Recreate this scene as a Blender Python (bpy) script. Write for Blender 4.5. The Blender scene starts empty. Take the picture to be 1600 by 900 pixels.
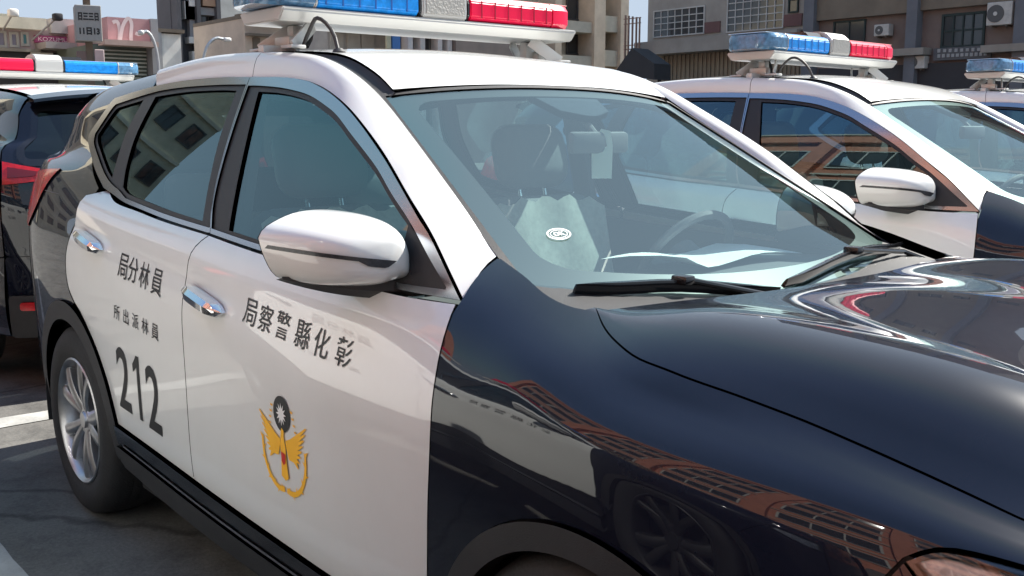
import bpy, bmesh, math, random
import numpy as np
from mathutils import Vector, Matrix
from mathutils.geometry import delaunay_2d_cdt
random.seed(7); np.random.seed(7)
SC = bpy.context.scene; COL = SC.collection
R = math.radians
# ---------------------------------------------------------------- camera, sky, sun, exposure
cam = bpy.data.cameras.new('camera'); camo = bpy.data.objects.new('camera', cam); COL.objects.link(camo)
CP = Vector((1.2209, -2.0363, 1.453)); yaw, pitch, roll = 2.4464, .1541, .0013
fw = Vector((math.cos(yaw)*math.cos(pitch), math.sin(yaw)*math.cos(pitch), -math.sin(pitch)))
r0 = Vector((math.sin(yaw), -math.cos(yaw), 0)); u0 = r0.cross(fw)
rt = r0*math.cos(roll)+u0*math.sin(roll); up = -r0*math.sin(roll)+u0*math.cos(roll)
camo.matrix_world = Matrix(((rt.x, up.x, -fw.x, CP.x), (rt.y, up.y, -fw.y, CP.y), (rt.z, up.z, -fw.z, CP.z), (0, 0, 0, 1)))
cam.sensor_width = 36; cam.lens = 36*1603.7/1600; cam.clip_start = .05; cam.clip_end = 2000
SC.camera = camo
SUN_EL, SUN_AZ = R(46), R(86)            # azimuth measured from +x towards +y
w = bpy.data.worlds.new('World'); SC.world = w; w.use_nodes = True
nt = w.node_tree; sky = nt.nodes.new('ShaderNodeTexSky'); sky.sky_type = 'NISHITA'; sky.sun_disc = False
sky.sun_elevation = SUN_EL; sky.sun_rotation = R(90)-SUN_AZ
sky.air_density = 1.0; sky.dust_density = .6; sky.ozone_density = 1.6
hz = nt.nodes.new('ShaderNodeMix'); hz.data_type = 'RGBA'; hz.blend_type = 'DARKEN'; hz.inputs['Factor'].default_value = 1; hz.inputs['B'].default_value = (1.75, 2.1, 2.55, 1)   # even cap on the sky's brightness: nowhere brighter than this
nt.links.new(sky.outputs[0], hz.inputs['A']); nt.links.new(hz.outputs['Result'], nt.nodes['Background'].inputs[0]); nt.nodes['Background'].inputs[1].default_value = .068
sl = bpy.data.lights.new('sun', 'SUN'); sl.energy = 2.4; sl.angle = R(.6); sl.color = (1, .955, .88)
so = bpy.data.objects.new('sun', sl); COL.objects.link(so)
sd = Vector((math.cos(SUN_EL)*math.cos(SUN_AZ), math.cos(SUN_EL)*math.sin(SUN_AZ), math.sin(SUN_EL)))
so.rotation_euler = sd.to_track_quat('Z', 'Y').to_euler(); so.location = sd*40
vs = SC.view_settings; vs.view_transform = 'Standard'; vs.look = 'None'; vs.exposure = 2.25; vs.gamma = 1
SC.cycles.max_bounces = 8; SC.cycles.transparent_max_bounces = 16; SC.cycles.glossy_bounces = 5
SC.cycles.caustics_reflective = False; SC.cycles.caustics_refractive = False
# ---------------------------------------------------------------- materials
MATS = {}
def mat(name, col, rough=.5, metal=0, coat=0, spec=.5, bump=0, bscale=40, var=0, vscale=6, emit=0, stretch=None, trans=0, ior=1.5, alpha=1):
    if name in MATS: return MATS[name]
    m = bpy.data.materials.new(name); m.use_nodes = True; n = m.node_tree.nodes; l = m.node_tree.links; b = n['Principled BSDF']
    c = (*col, 1); b.inputs['Base Color'].default_value = c; b.inputs['Roughness'].default_value = rough; b.inputs['Metallic'].default_value = metal
    b.inputs['Coat Weight'].default_value = coat; b.inputs['Coat Roughness'].default_value = .02; b.inputs['Specular IOR Level'].default_value = spec
    b.inputs['Transmission Weight'].default_value = trans; b.inputs['IOR'].default_value = ior
    if emit: b.inputs['Emission Color'].default_value = c; b.inputs['Emission Strength'].default_value = emit
    if var or bump:
        tc = n.new('ShaderNodeTexCoord'); mp = n.new('ShaderNodeMapping'); l.new(tc.outputs['Object'], mp.inputs[0])
        if stretch: mp.inputs['Scale'].default_value = stretch
    if var:
        nz = n.new('ShaderNodeTexNoise'); nz.inputs['Scale'].default_value = vscale; nz.inputs['Detail'].default_value = 6; nz.inputs['Roughness'].default_value = .62
        l.new(mp.outputs[0], nz.inputs['Vector'])
        rp = n.new('ShaderNodeValToRGB'); rp.color_ramp.elements[0].position = .3; rp.color_ramp.elements[1].position = .72
        rp.color_ramp.elements[0].color = tuple(max(0, x*(1-var)) for x in col)+(1,); rp.color_ramp.elements[1].color = tuple(min(1, x*(1+var*.8)) for x in col)+(1,)
        l.new(nz.outputs[0], rp.inputs[0]); l.new(rp.outputs[0], b.inputs['Base Color'])
    if bump:
        nb = n.new('ShaderNodeTexNoise'); nb.inputs['Scale'].default_value = bscale; nb.inputs['Detail'].default_value = 4; l.new(mp.outputs[0], nb.inputs['Vector'])
        bp = n.new('ShaderNodeBump'); bp.inputs['Strength'].default_value = bump; bp.inputs['Distance'].default_value = .01
        l.new(nb.outputs[0], bp.inputs['Height']); l.new(bp.outputs[0], b.inputs['Normal'])
    MATS[name] = m; return m
def glass(name, tint, refl=(1, 1, 1), ior=1.6, rough=0.0):     # thin pane: body tint in transmission, refl and ior set how strong the sheen is
    if name in MATS: return MATS[name]
    m = bpy.data.materials.new(name); m.use_nodes = True; n = m.node_tree.nodes; l = m.node_tree.links; n.remove(n['Principled BSDF'])
    t = n.new('ShaderNodeBsdfTransparent'); t.inputs[0].default_value = (*tint, 1)
    g = n.new('ShaderNodeBsdfGlossy'); g.inputs['Roughness'].default_value = rough; g.inputs[0].default_value = (*refl, 1)
    f = n.new('ShaderNodeFresnel'); x = n.new('ShaderNodeMixShader'); ge = n.new('ShaderNodeNewGeometry'); mr = n.new('ShaderNodeMapRange')
    mr.inputs['To Min'].default_value = ior; mr.inputs['To Max'].default_value = 1/ior; l.new(ge.outputs['Backfacing'], mr.inputs[0]); l.new(mr.outputs[0], f.inputs[0])   # a thin pane reflects alike from both sides
    l.new(f.outputs[0], x.inputs[0]); l.new(t.outputs[0], x.inputs[1]); l.new(g.outputs[0], x.inputs[2]); l.new(x.outputs[0], n['Material Output'].inputs[0])
    MATS[name] = m; return m
def paint(name, col, dust, coat=1.0, rough=.35, metal=0.0, spec=.5):   # lacquered car paint under a thin uneven film of dust
    m = bpy.data.materials.new(name); m.use_nodes = True; n = m.node_tree.nodes; l = m.node_tree.links; b = n['Principled BSDF']
    b.inputs['Base Color'].default_value = (*col, 1); b.inputs['Roughness'].default_value = rough; b.inputs['Metallic'].default_value = metal
    b.inputs['Coat Weight'].default_value = coat; b.inputs['Coat Roughness'].default_value = .012; b.inputs['Coat IOR'].default_value = 1.55; b.inputs['Specular IOR Level'].default_value = spec
    tc = n.new('ShaderNodeTexCoord'); nz = n.new('ShaderNodeTexNoise'); nz.inputs['Scale'].default_value = 3.5; nz.inputs['Detail'].default_value = 9; nz.inputs['Roughness'].default_value = .7
    l.new(tc.outputs['Object'], nz.inputs['Vector'])
    mr = n.new('ShaderNodeMapRange'); mr.inputs['From Min'].default_value = .35; mr.inputs['From Max'].default_value = .8; mr.inputs['To Max'].default_value = dust
    l.new(nz.outputs[0], mr.inputs[0])
    mx = n.new('ShaderNodeMix'); mx.data_type = 'RGBA'; mx.inputs['A'].default_value = (*col, 1); mx.inputs['B'].default_value = (.32, .30, .27, 1)
    l.new(mr.outputs[0], mx.inputs['Factor']); l.new(mx.outputs['Result'], b.inputs['Base Color'])
    m2 = n.new('ShaderNodeMapRange'); m2.inputs['From Min'].default_value = .3; m2.inputs['From Max'].default_value = .8; m2.inputs['To Min'].default_value = .008; m2.inputs['To Max'].default_value = .03+dust*.25
    l.new(nz.outputs[0], m2.inputs[0]); l.new(m2.outputs[0], b.inputs['Coat Roughness'])
    MATS[name] = m; return m
WHITE = paint('white_paint', (.785, .80, .785), .10)
NAVY = paint('navy_paint', (.0065, .0085, .018), .010, rough=.3, spec=.05)
BLACKP = mat('black_gloss_trim', (.012, .012, .014), .16, coat=.5)
FRAMEB = mat('window_trim_black', (.024, .025, .028), .38, spec=.35)
CLAD = mat('black_plastic', (.022, .022, .024), .55, bump=.15, bscale=400, var=.25, vscale=9)
RUBBER = mat('tyre_rubber', (.018, .018, .019), .72, bump=.2, bscale=120, var=.35, vscale=14)
CHROME = mat('chrome', (.78, .78, .80), .08, metal=1)
BRIGHT = mat('bright_trim', (.42, .43, .46), .14, metal=1)
ALLOY = mat('alloy_wheel', (.52, .52, .53), .36, metal=1, var=.15, vscale=20)
DARK = mat('dark_cavity', (.008, .008, .009), .8)
CABIN = mat('cabin_plastic', (.13, .13, .135), .62, bump=.2, bscale=300)
FABRIC = mat('seat_fabric', (.24, .24, .245), .9, bump=.3, bscale=500)
COVER = mat('seat_cover_cloth', (.72, .71, .64), .9, bump=.08, bscale=60, var=.18, vscale=30)
WSG = glass('windscreen_glass', (.80, .95, .93), (.80, .97, 1.0), 3.5)  # overstated ior and teal refl add a stronger sky veil than plain glass
SIDEG = glass('side_glass', (.50, .66, .66), (.66, .93, 1.0), 2.1)
TINT = glass('tinted_glass', (.10, .12, .13))
LAMPG = glass('lamp_glass', (.9, .92, .95))
INK = mat('lettering_black', (.012, .012, .014), .5)
GOLD = mat('emblem_gold', (.95, .50, .025), .5)
REDINK = mat('emblem_red', (.55, .02, .012), .5)
WINK = mat('emblem_white', (.8, .8, .8), .5)
TAILRED = mat('tail_lamp_red', (.62, .010, .016), .2, coat=.35, var=.35, vscale=24)
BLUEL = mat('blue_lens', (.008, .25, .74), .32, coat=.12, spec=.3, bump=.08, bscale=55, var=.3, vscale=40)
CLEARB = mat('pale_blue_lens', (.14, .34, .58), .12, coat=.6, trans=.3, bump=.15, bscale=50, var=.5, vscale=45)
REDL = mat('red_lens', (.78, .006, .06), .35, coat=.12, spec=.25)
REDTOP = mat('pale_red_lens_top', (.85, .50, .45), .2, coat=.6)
SILVER = mat('silver_plastic', (.56, .56, .54), .35, metal=.25)
GRILLM = mat('speaker_mesh', (.36, .35, .33), .5, metal=.5, bump=.45, bscale=130)
PAPER = mat('paper_white', (.88, .90, .88), .8)
# ---------------------------------------------------------------- object helpers
def link(name, me, parent=None, m=None):
    o = bpy.data.objects.new(name, me); COL.objects.link(o)
    if m is not None and me is not None: me.materials.clear(); me.materials.append(m)
    if parent is not None: o.parent = parent
    return o
def empty(name, loc=(0, 0, 0), rz=0, label=None, cat=None, group=None):
    o = bpy.data.objects.new(name, None); COL.objects.link(o); o.location = loc; o.rotation_euler = (0, 0, rz); o.empty_display_size = .1
    tag(o, label, cat, group); return o
def tag(o, label=None, cat=None, group=None, kind=None):
    for k, v in (('label', label), ('category', cat), ('group', group), ('kind', kind)):
        if v: o[k] = v
    return o
def copy_tree(o, parent=None):
    c = o.copy(); COL.objects.link(c); c.parent = parent
    for ch in o.children: copy_tree(ch, c)
    return c
class MB:                                  # collects simple solids into one mesh
    def __init__(s): s.bm = bmesh.new()
    def box(s, lo, hi, bevel=0, M=None, seg=2):
        b = bmesh.new(); bmesh.ops.create_cube(b, size=1); c = (Vector(lo)+Vector(hi))/2; d = Vector(hi)-Vector(lo)
        for v in b.verts: v.co = Vector((v.co.x*d.x, v.co.y*d.y, v.co.z*d.z))+c
        if bevel: bmesh.ops.bevel(b, geom=b.edges[:], offset=bevel, segments=seg, affect='EDGES', profile=.5)
        return s.add(b, M)
    def cyl(s, a, b_, r, r2=None, n=20, cap=True):
        a, b_ = Vector(a), Vector(b_); b = bmesh.new(); d = b_-a
        bmesh.ops.create_cone(b, cap_ends=cap, segments=n, radius1=r, radius2=r if r2 is None else r2, depth=d.length)
        M = Matrix.Translation((a+b_)/2) @ d.to_track_quat('Z', 'Y').to_matrix().to_4x4(); return s.add(b, M)
    def tube(s, pts, r, n=8):
        for i in range(len(pts)-1): s.cyl(pts[i], pts[i+1], r, n=n)
        for p in pts[1:-1]:
            b = bmesh.new(); bmesh.ops.create_icosphere(b, subdivisions=1, radius=r); s.add(b, Matrix.Translation(p))
        return s
    def prism(s, poly, z0, z1, M=None, bevel=0):   # poly in xy, extruded along z
        b = bmesh.new(); vs_ = [b.verts.new((p[0], p[1], z0)) for p in poly]; f = b.faces.new(vs_)
        g = bmesh.ops.extrude_face_region(b, geom=[f]); bmesh.ops.translate(b, verts=[v for v in g['geom'] if isinstance(v, bmesh.types.BMVert)], vec=(0, 0, z1-z0))
        bmesh.ops.recalc_face_normals(b, faces=b.faces)
        if bevel: bmesh.ops.bevel(b, geom=b.edges[:], offset=bevel, segments=2, affect='EDGES')
        return s.add(b, M)
    def lathe(s, prof, n=48, M=None, closed=False):   # prof: (radius, axial y)
        b = bmesh.new(); rings = []
        for i in range(n):
            a = 2*math.pi*i/n; rings.append([b.verts.new((r*math.cos(a), y, r*math.sin(a))) for r, y in prof])
        m = len(prof)
        for i in range(n):
            for j in range(m-1 if not closed else m):
                try: b.faces.new((rings[i][j], rings[(i+1) % n][j], rings[(i+1) % n][(j+1) % m], rings[i][(j+1) % m]))
                except ValueError: pass
        bmesh.ops.recalc_face_normals(b, faces=b.faces); return s.add(b, M)
    def quads(s, verts, faces):
        vs_ = [s.bm.verts.new(v) for v in verts]
        for f in faces: s.bm.faces.new([vs_[i] for i in f])
        return s
    def add(s, b, M=None):
        if M is not None: bmesh.ops.transform(b, matrix=M, verts=b.verts)
        me = bpy.data.meshes.new('t'); b.to_mesh(me); b.free(); s.bm.from_mesh(me); bpy.data.meshes.remove(me); return s
    def mesh(s, smooth=None, name='m'):
        me = bpy.data.meshes.new(name); s.bm.to_mesh(me); s.bm.free()
        if smooth is not None:
            me.polygons.foreach_set('use_smooth', [True]*len(me.polygons)); me.set_sharp_from_angle(angle=R(smooth))
        return me
    def obj(s, name, m, parent=None, smooth=None): return link(name, s.mesh(smooth, name), parent, m)
def mirror_mesh(me):
    m2 = me.copy(); bm = bmesh.new(); bm.from_mesh(me)
    for v in bm.verts: v.co.y = -v.co.y
    bmesh.ops.reverse_faces(bm, faces=bm.faces); bm.to_mesh(m2); bm.free(); return m2
# ---------------------------------------------------------------- smooth shapes of the car
class Spl:
    def __init__(s, k):
        s.k = k = np.array(k, float); n = len(k); h = np.diff(k); A = np.eye(n); B = np.zeros((n, n))
        for i in range(1, n-1):
            A[i, i-1:i+2] = h[i-1], 2*(h[i-1]+h[i]), h[i]
            B[i, i-1:i+2] = 6/h[i-1], -6/h[i-1]-6/h[i], 6/h[i]
        s.D = np.linalg.solve(A, B)
    def w(s, x):                       # weights on the knot values, linear beyond the ends
        k = s.k; x = np.asarray(x, float); xc = np.clip(x, k[0], k[-1])
        i = np.clip(np.searchsorted(k, xc)-1, 0, len(k)-2); h = k[i+1]-k[i]
        a = (k[i+1]-xc)/h; b = 1-a; W = np.zeros((len(x), len(k))); r = np.arange(len(x))
        W[r, i] += a; W[r, i+1] += b
        W += ((a**3-a)*h*h/6)[:, None]*s.D[i]+((b**3-b)*h*h/6)[:, None]*s.D[i+1]
        for m, j, sg in ((x < k[0], 0, -1), (x > k[-1], len(k)-2, 1)):
            if m.any():
                hh = k[j+1]-k[j]; g = np.zeros(len(k)); g[j] -= 1/hh; g[j+1] += 1/hh
                if sg < 0: g += -hh/6*(2*s.D[j]+s.D[j+1])
                else: g += hh/6*(s.D[j]+2*s.D[j+1])
                W[m] += (x[m]-(k[0] if sg < 0 else k[-1]))[:, None]*g
        return W
def curve(tab):
    tab = np.array(sorted(tab), float); sp = Spl(tab[:, 0]); v = tab[:, 1:]
    return lambda x: sp.w(np.atleast_1d(x)) @ v
class Surf:                            # rows: functions x -> (half width, height); symmetric closes at the middle
    def __init__(s, rows, xref, sym=False):
        s.rows = rows; R = np.array([r(xref)[0] for r in rows]); s.sym = sym
        t = np.concatenate([[0], np.cumsum(np.linalg.norm(np.diff(R, axis=0), axis=1))]); s.n = len(rows)
        if sym: t = np.concatenate([t, 2*t[-1]-t[-2::-1]])
        s.t = t; s.sp = Spl(t); s.tmax = t[s.n-1]
    def ev(s, x, t, off=0.0):
        x = np.atleast_1d(np.asarray(x, float)); t = np.atleast_1d(np.asarray(t, float))
        P = s._e(x, t)
        if np.any(off): P = P+s.nrm(x, t)*np.reshape(off, (-1, 1))
        return P
    def _e(s, x, t):
        V = np.stack([r(x) for r in s.rows], 1)
        if s.sym: V = np.concatenate([V, V[:, -2::-1]*np.array([-1, 1])], 1)
        q = np.einsum('nk,nkc->nc', s.sp.w(t), V)
        return np.stack([x, -q[:, 0], q[:, 1]], 1)
    def nrm(s, x, t):
        e = 2e-3; a = s._e(x+e, t)-s._e(x-e, t); b = s._e(x, t+e)-s._e(x, t-e)
        n = np.cross(a, b); return n/np.linalg.norm(n, axis=1)[:, None]
    def solve(s, x, c, v, lo=0.0, hi=None):        # t where coordinate c (1: |y| falls with t, 2: z grows) equals v
        x = np.atleast_1d(np.asarray(x, float)); v = np.atleast_1d(np.asarray(v, float))
        hi = s.tmax if hi is None else hi
        T = np.linspace(lo, hi, 120); best = np.zeros(len(x))
        for i in range(len(x)):
            p = s._e(np.full(120, x[i]), T); f = p[:, c]-v[i]
            sg = np.nonzero(f[:-1]*f[1:] <= 0)[0]
            if len(sg):
                j = sg[-1] if c == 1 else sg[0]; best[i] = T[j]+(T[j+1]-T[j])*abs(f[j])/(abs(f[j])+abs(f[j+1])+1e-12)
            else: best[i] = T[np.argmin(abs(f))]
        return best
# ---- the shapes of the car: x forward from the front axle, half width, height
GB = lambda x, z: .835-.193*(z-1.13)/.47+.012*4*((z-1.13)/.47)*(1-(z-1.13)/.47)-np.where(x > -1.65, .050*((x+1.65)/1.2)**2, .021*((x+1.65)/1.1)**2)
HW = curve([(-3.74,.60),(-3.66,.715),(-3.5,.81),(-3.25,.87),(-3.0,.895),(-2.7,.906),(-2.0,.905),(-1.2,.903),(-.5,.897),(0,.905),(.3,.887),(.55,.842),(.75,.775),(.9,.69)])
ZC = curve([(-3.7,1.10),(-2.9,1.10),(-2.4,1.07),(-1.45,.995),(-.5,.945),(0,.93),(.5,.88),(.95,.81)])
ZB = curve([(-3.3,1.30),(-2.8,1.255),(-2.3,1.205),(-1.92,1.178),(-1.64,1.162),(-1.35,1.146),(-.9,1.135),(-.5,1.135),(-.3,1.10),(0,1.035),(.3,1.0),(.6,.95),(.9,.88)])
def hwrow(z, d):
    return lambda x: np.stack([HW(x)[:, 0]-d, np.full(len(np.atleast_1d(x)), z)], 1)
def zcrow(dz, d):
    return lambda x: np.stack([HW(x)[:, 0]-d, ZC(x)[:, 0]+dz], 1)
YB = curve([(-3.7,.655),(-3.3,.785),(-2.8,.812),(-2.3,.815),(-1.6,.832),(-1.0,.822),(-.5,.785),(-.3,.787),(0,.814),(.3,.797),(.6,.757),(.9,.64)])
beltrow = lambda x: np.concatenate([YB(x), ZB(x)], 1)
LOW = [hwrow(.24,.055), hwrow(.42,.018), hwrow(.60,.005), hwrow(.78,0), zcrow(-.05,.002), zcrow(.03,.016), beltrow]
TOPR = [curve([(-3.7,.55,1.3),(-2,.70,1.22),(-.9,.70,1.215),(-.456,.669,1.187),(-.3,.700,1.143),(-.15,.716,1.100),(0,.770,1.066),(.3,.760,1.028),(.6,.722,.968),(.85,.62,.90),(.95,.56,.865)]),
        curve([(-3.7,.45,1.33),(-2,.60,1.28),(-.9,.60,1.25),(-.456,.60,1.207),(-.3,.640,1.148),(-.15,.672,1.111),(0,.698,1.106),(.3,.690,1.086),(.6,.648,1.036),(.85,.55,.950),(.95,.49,.905)]),
        curve([(-3.7,.25,1.34),(-2,.36,1.29),(-.9,.38,1.05),(-.456,.40,1.097),(-.3,.42,1.105),(-.14,.43,1.110),(0,.44,1.115),(.12,.44,1.117),(.3,.43,1.110),(.6,.40,1.063),(.85,.34,.968),(.95,.30,.92)]),
        curve([(-3.7,0,1.34),(-2,0,1.29),(-.9,0,1.045),(-.456,0,1.095),(-.3,0,1.103),(-.14,0,1.108),(0,0,1.115),(.12,0,1.118),(.3,0,1.113),(.6,0,1.068),(.85,0,.973),(.95,0,.925)])]
BODY = Surf(LOW+TOPR, 0.0, True)
RB = curve([(-3.7,.09),(-3.4,.02),(-3.0,.0),(-2.6,0),(-2.2,0),(-1.0,0)])
RZ = curve([(-3.7,1.50),(-3.4,1.575),(-3.0,1.625),(-2.47,1.659),(-2.27,1.674),(-2.0,1.685),(-1.67,1.677),(-1.3,1.65)])
def grow(z, k):
    return lambda x: np.stack([GB(np.atleast_1d(x), z)-RB(x)[:, 0]*k, 0*RB(x)[:, 0]+z], 1)
REAR = Surf(LOW+[grow(1.36, 1), grow(1.48, 1.15),
    lambda x: np.stack([GB(np.atleast_1d(x), RZ(x)[:, 0]-.065)-RB(x)[:, 0]*1.3, RZ(x)[:, 0]-.065], 1),
    lambda x: np.stack([.566-RB(x)[:, 0]*1.3, RZ(x)[:, 0]], 1),
    lambda x: np.stack([.42-RB(x)[:, 0]*.8, RZ(x)[:, 0]+.02], 1),
    lambda x: np.stack([0*RB(x)[:, 0], RZ(x)[:, 0]+.035], 1)], -2.6, True)
# ---------------------------------------------------------------- trimmed panels on the shapes
def resample(pts, step):
    P = np.array(pts, float); n = len(P)
    if n > 2:
        Q = [P[0]]; E = np.vstack([2*P[0]-P[1], P, 2*P[-1]-P[-2]])
        for i in range(n-1):
            p0, p1, p2, p3 = E[i:i+4]; k = max(2, int(np.linalg.norm(p2-p1)/step)+1)
            for t in np.linspace(0, 1, k+1)[1:]:
                Q.append(.5*((2*p1)+(-p0+p2)*t+(2*p0-5*p1+4*p2-p3)*t*t+(-p0+3*p1-3*p2+p3)*t**3))
        P = np.array(Q)
    d = np.concatenate([[0], np.cumsum(np.linalg.norm(np.diff(P, axis=0), axis=1))]); k = max(1, int(round(d[-1]/step)))
    s = np.linspace(0, d[-1], k+1); return np.stack([np.interp(s, d, P[:, 0]), np.interp(s, d, P[:, 1])], 1)
def ring(segs, step=.02):                  # closed outline from smooth runs joined at corners
    out = []
    for s in segs: out.append(resample(s, step)[:-1])
    return np.concatenate(out)
def inset(L, g):
    if not g: return L
    A = np.sum(L[:, 0]*np.roll(L[:, 1], -1)-np.roll(L[:, 0], -1)*L[:, 1]); e = np.roll(L, -1, 0)-L
    n = np.stack([-e[:, 1], e[:, 0]], 1)/(np.linalg.norm(e, axis=1)[:, None]+1e-12)*np.sign(A)
    v = n+np.roll(n, 1, 0); v /= np.linalg.norm(v, axis=1)[:, None]+1e-9; c = np.clip((v*n).sum(1), .4, 1)
    return L+v*(g/c)[:, None]
def inside(P, loops):
    r = np.zeros(len(P), bool)
    for L in loops:
        a, b = L, np.roll(L, -1, 0)
        for i in range(len(L)):
            y0, y1 = a[i, 1], b[i, 1]
            if y0 == y1: continue
            m = ((y0 > P[:, 1]) != (y1 > P[:, 1])); r ^= m & (P[:, 0] < (b[i, 0]-a[i, 0])*(P[:, 1]-y0)/(y1-y0)+a[i, 0])
    return r
def panel_mesh(fn, loops, h=.03, thick=.014, name='panel', mirror=False):
    """fn(uv) -> points, outward normals; loops: outline then holes, in uv"""
    B = np.concatenate(loops); lo, hi = B.min(0), B.max(0)
    X, Y = np.meshgrid(np.arange(lo[0]+h/2, hi[0], h), np.arange(lo[1]+h/2, hi[1], h)); G = np.stack([X.ravel(), Y.ravel()], 1)
    if len(G):
        G = G[inside(G, loops)]
    if len(G):
        dm = np.full(len(G), 9.)
        for i in range(0, len(B), 50): dm = np.minimum(dm, np.linalg.norm(G[:, None]-B[None, i:i+50], axis=2).min(1))
        G = G[dm > .5*h]
    V = [Vector(p) for p in np.concatenate([B, G])] if len(G) else [Vector(p) for p in B]
    E = []; k = 0
    for L in loops:
        n = len(L); E += [(k+i, k+(i+1) % n) for i in range(n)]; k += n
    vo, eo, fo, _, _, _ = delaunay_2d_cdt(V, E, [], 0, 1e-6)
    uv = np.array([tuple(v) for v in vo]); T = np.array([f for f in fo if len(f) == 3])
    T = T[inside(uv[T].mean(1), loops)]; P, N = fn(uv)
    g = np.cross(P[T[:, 1]]-P[T[:, 0]], P[T[:, 2]]-P[T[:, 0]]); fl = (g*N[T[:, 0]]).sum(1) < 0; T[fl] = T[fl][:, ::-1]
    verts = [P]; nor = [N]; faces = T.tolist(); base = len(P)
    if thick:
        for L in loops:
            p, nn = fn(L); n = len(L); tg = np.roll(p, -1, 0)-np.roll(p, 1, 0); side = np.cross(tg, nn); side /= np.linalg.norm(side, axis=1)[:, None]+1e-9
            A = np.sum(L[:, 0]*np.roll(L[:, 1], -1)-np.roll(L[:, 0], -1)*L[:, 1])
            e = .05*h; tst = fn(L[:1]+np.array([[0, 0]]))[0]
            verts += [p, p-nn*thick]; nor += [side, side]; ii = np.arange(n); jj = (ii+1) % n
            q = np.stack([base+ii, base+jj, base+n+jj, base+n+ii], 1); q = q.tolist(); faces += q; base += 2*n
    verts = np.concatenate(verts); nor = np.concatenate(nor)
    if mirror: verts = verts*[1, -1, 1]; nor = nor*[1, -1, 1]; faces = [f[::-1] for f in faces]
    me = bpy.data.meshes.new(name); me.from_pydata(verts.tolist(), [], faces); me.polygons.foreach_set('use_smooth', [True]*len(me.polygons))
    me.normals_split_custom_set_from_vertices(nor.tolist()); return me
def fn_surf(S, off=0.0):
    return lambda uv: (S.ev(uv[:, 0], uv[:, 1], off), S.nrm(uv[:, 0], uv[:, 1]))
def fn_gb(off=0.0):
    def f(uv):
        x, z = uv[:, 0], uv[:, 1]; e = 1e-3; P = np.stack([x, -GB(x, z), z], 1)
        n = np.stack([-(GB(x+e, z)-GB(x-e, z))/(2*e), -np.ones(len(x)), -(GB(x, z+e)-GB(x, z-e))/(2*e)], 1); n /= np.linalg.norm(n, axis=1)[:, None]
        return P+n*off, n
    return f
def uvz(S, L, hi=None):                    # (x, z) outline -> (x, t)
    return np.stack([L[:, 0], S.solve(L[:, 0], 2, L[:, 1], 0, hi if hi is not None else S.t[7])], 1)
def uvy(S, L, lo):                         # (x, half width) outline -> (x, t)
    return np.stack([L[:, 0], S.solve(L[:, 0], 1, -L[:, 1], lo, S.tmax)], 1)
def both(name, mk, m, par):                # the same panel on the right and, mirrored, on the left
    out = []
    for i, p in enumerate(par if isinstance(par, (list, tuple)) else (par, par)): out.append(link(name, mk(i == 1), p, m))
    return out
# ---------------------------------------------------------------- the patrol car
A_RAIL = curve([(-.425,.791,1.105),(-.506,.776,1.173),(-.571,.763,1.225),(-.679,.745,1.296),(-.805,.720,1.378),(-.959,.692,1.462),(-1.041,.678,1.50),(-1.13,.666,1.534),(-1.222,.655,1.561),(-1.31,.649,1.579),(-1.445,.644,1.592),(-1.65,.642,1.60),(-1.86,.637,1.607),(-2.118,.632,1.608),(-2.346,.629,1.601),(-2.557,.628,1.587)])
B_RAIL = curve([(-.40,.678,1.158),(-.457,.669,1.187),(-.586,.646,1.258),(-.734,.62,1.343),(-.91,.59,1.443),(-1.005,.575,1.497),(-1.088,.568,1.544),(-1.15,.567,1.576),(-1.213,.566,1.603),(-1.279,.566,1.626),(-1.36,.566,1.647),(-1.45,.566,1.660),(-1.55,.566,1.669),(-1.67,.566,1.677),(-1.82,.566,1.683),(-2.01,.566,1.685),(-2.27,.566,1.674),(-2.47,.566,1.659),(-2.7,.566,1.645)])
def rail_mid(f, bul):
    def g(x):
        a, b = A_RAIL(x), B_RAIL(x); d = b-a; n = np.stack([-d[:, 1], d[:, 0]], 1)*-1; n = np.stack([d[:, 1], -d[:, 0]], 1); n /= np.linalg.norm(n, axis=1)[:, None]
        s = np.where(n[:, 1]+n[:, 0] < 0, -1, 1)[:, None]; return a+d*f+n*s*bul*np.clip((-.40-np.atleast_1d(x))/.35, .22, 1)[:, None]
    return g
RAIL = Surf([A_RAIL, rail_mid(.35, .020), rail_mid(.68, .027), rail_mid(.88, .017), B_RAIL], -1.65)
ROOFC = curve([(-.95,1.488),(-1.0,1.514),(-1.072,1.553),(-1.12,1.583),(-1.182,1.612),(-1.256,1.639),(-1.33,1.657),(-1.455,1.671),(-1.608,1.681),(-2.0,1.69),(-2.3,1.682),(-2.6,1.664),(-3.0,1.635),(-3.45,1.585)])
ROOFM = curve([(-.95,1.530),(-1.02,1.572),(-1.1,1.607),(-1.2,1.641),(-1.3,1.667),(-1.4,1.686),(-1.7,1.712),(-2.0,1.718),(-2.5,1.70),(-3.0,1.67),(-3.45,1.62)])
def roof_row(y):
    return lambda x: np.stack([0*ROOFC(x)[:, 0]+y, ROOFM(x)[:, 0]-(ROOFM(x)[:, 0]-ROOFC(x)[:, 0])*(y/.528)**2], 1)
ROOF = Surf([roof_row(.528), roof_row(.42), roof_row(.28), roof_row(.14), roof_row(0)], -1.7, True)
DITCH = Surf([lambda x: B_RAIL(x)-[0, .007], lambda x: np.stack([0*ROOFC(x)[:, 0]+.545, (B_RAIL(x)[:, 1]+ROOFC(x)[:, 0])/2-.012], 1), lambda x: np.stack([0*ROOFC(x)[:, 0]+.526, ROOFC(x)[:, 0]-.006], 1)], -1.65)
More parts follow.
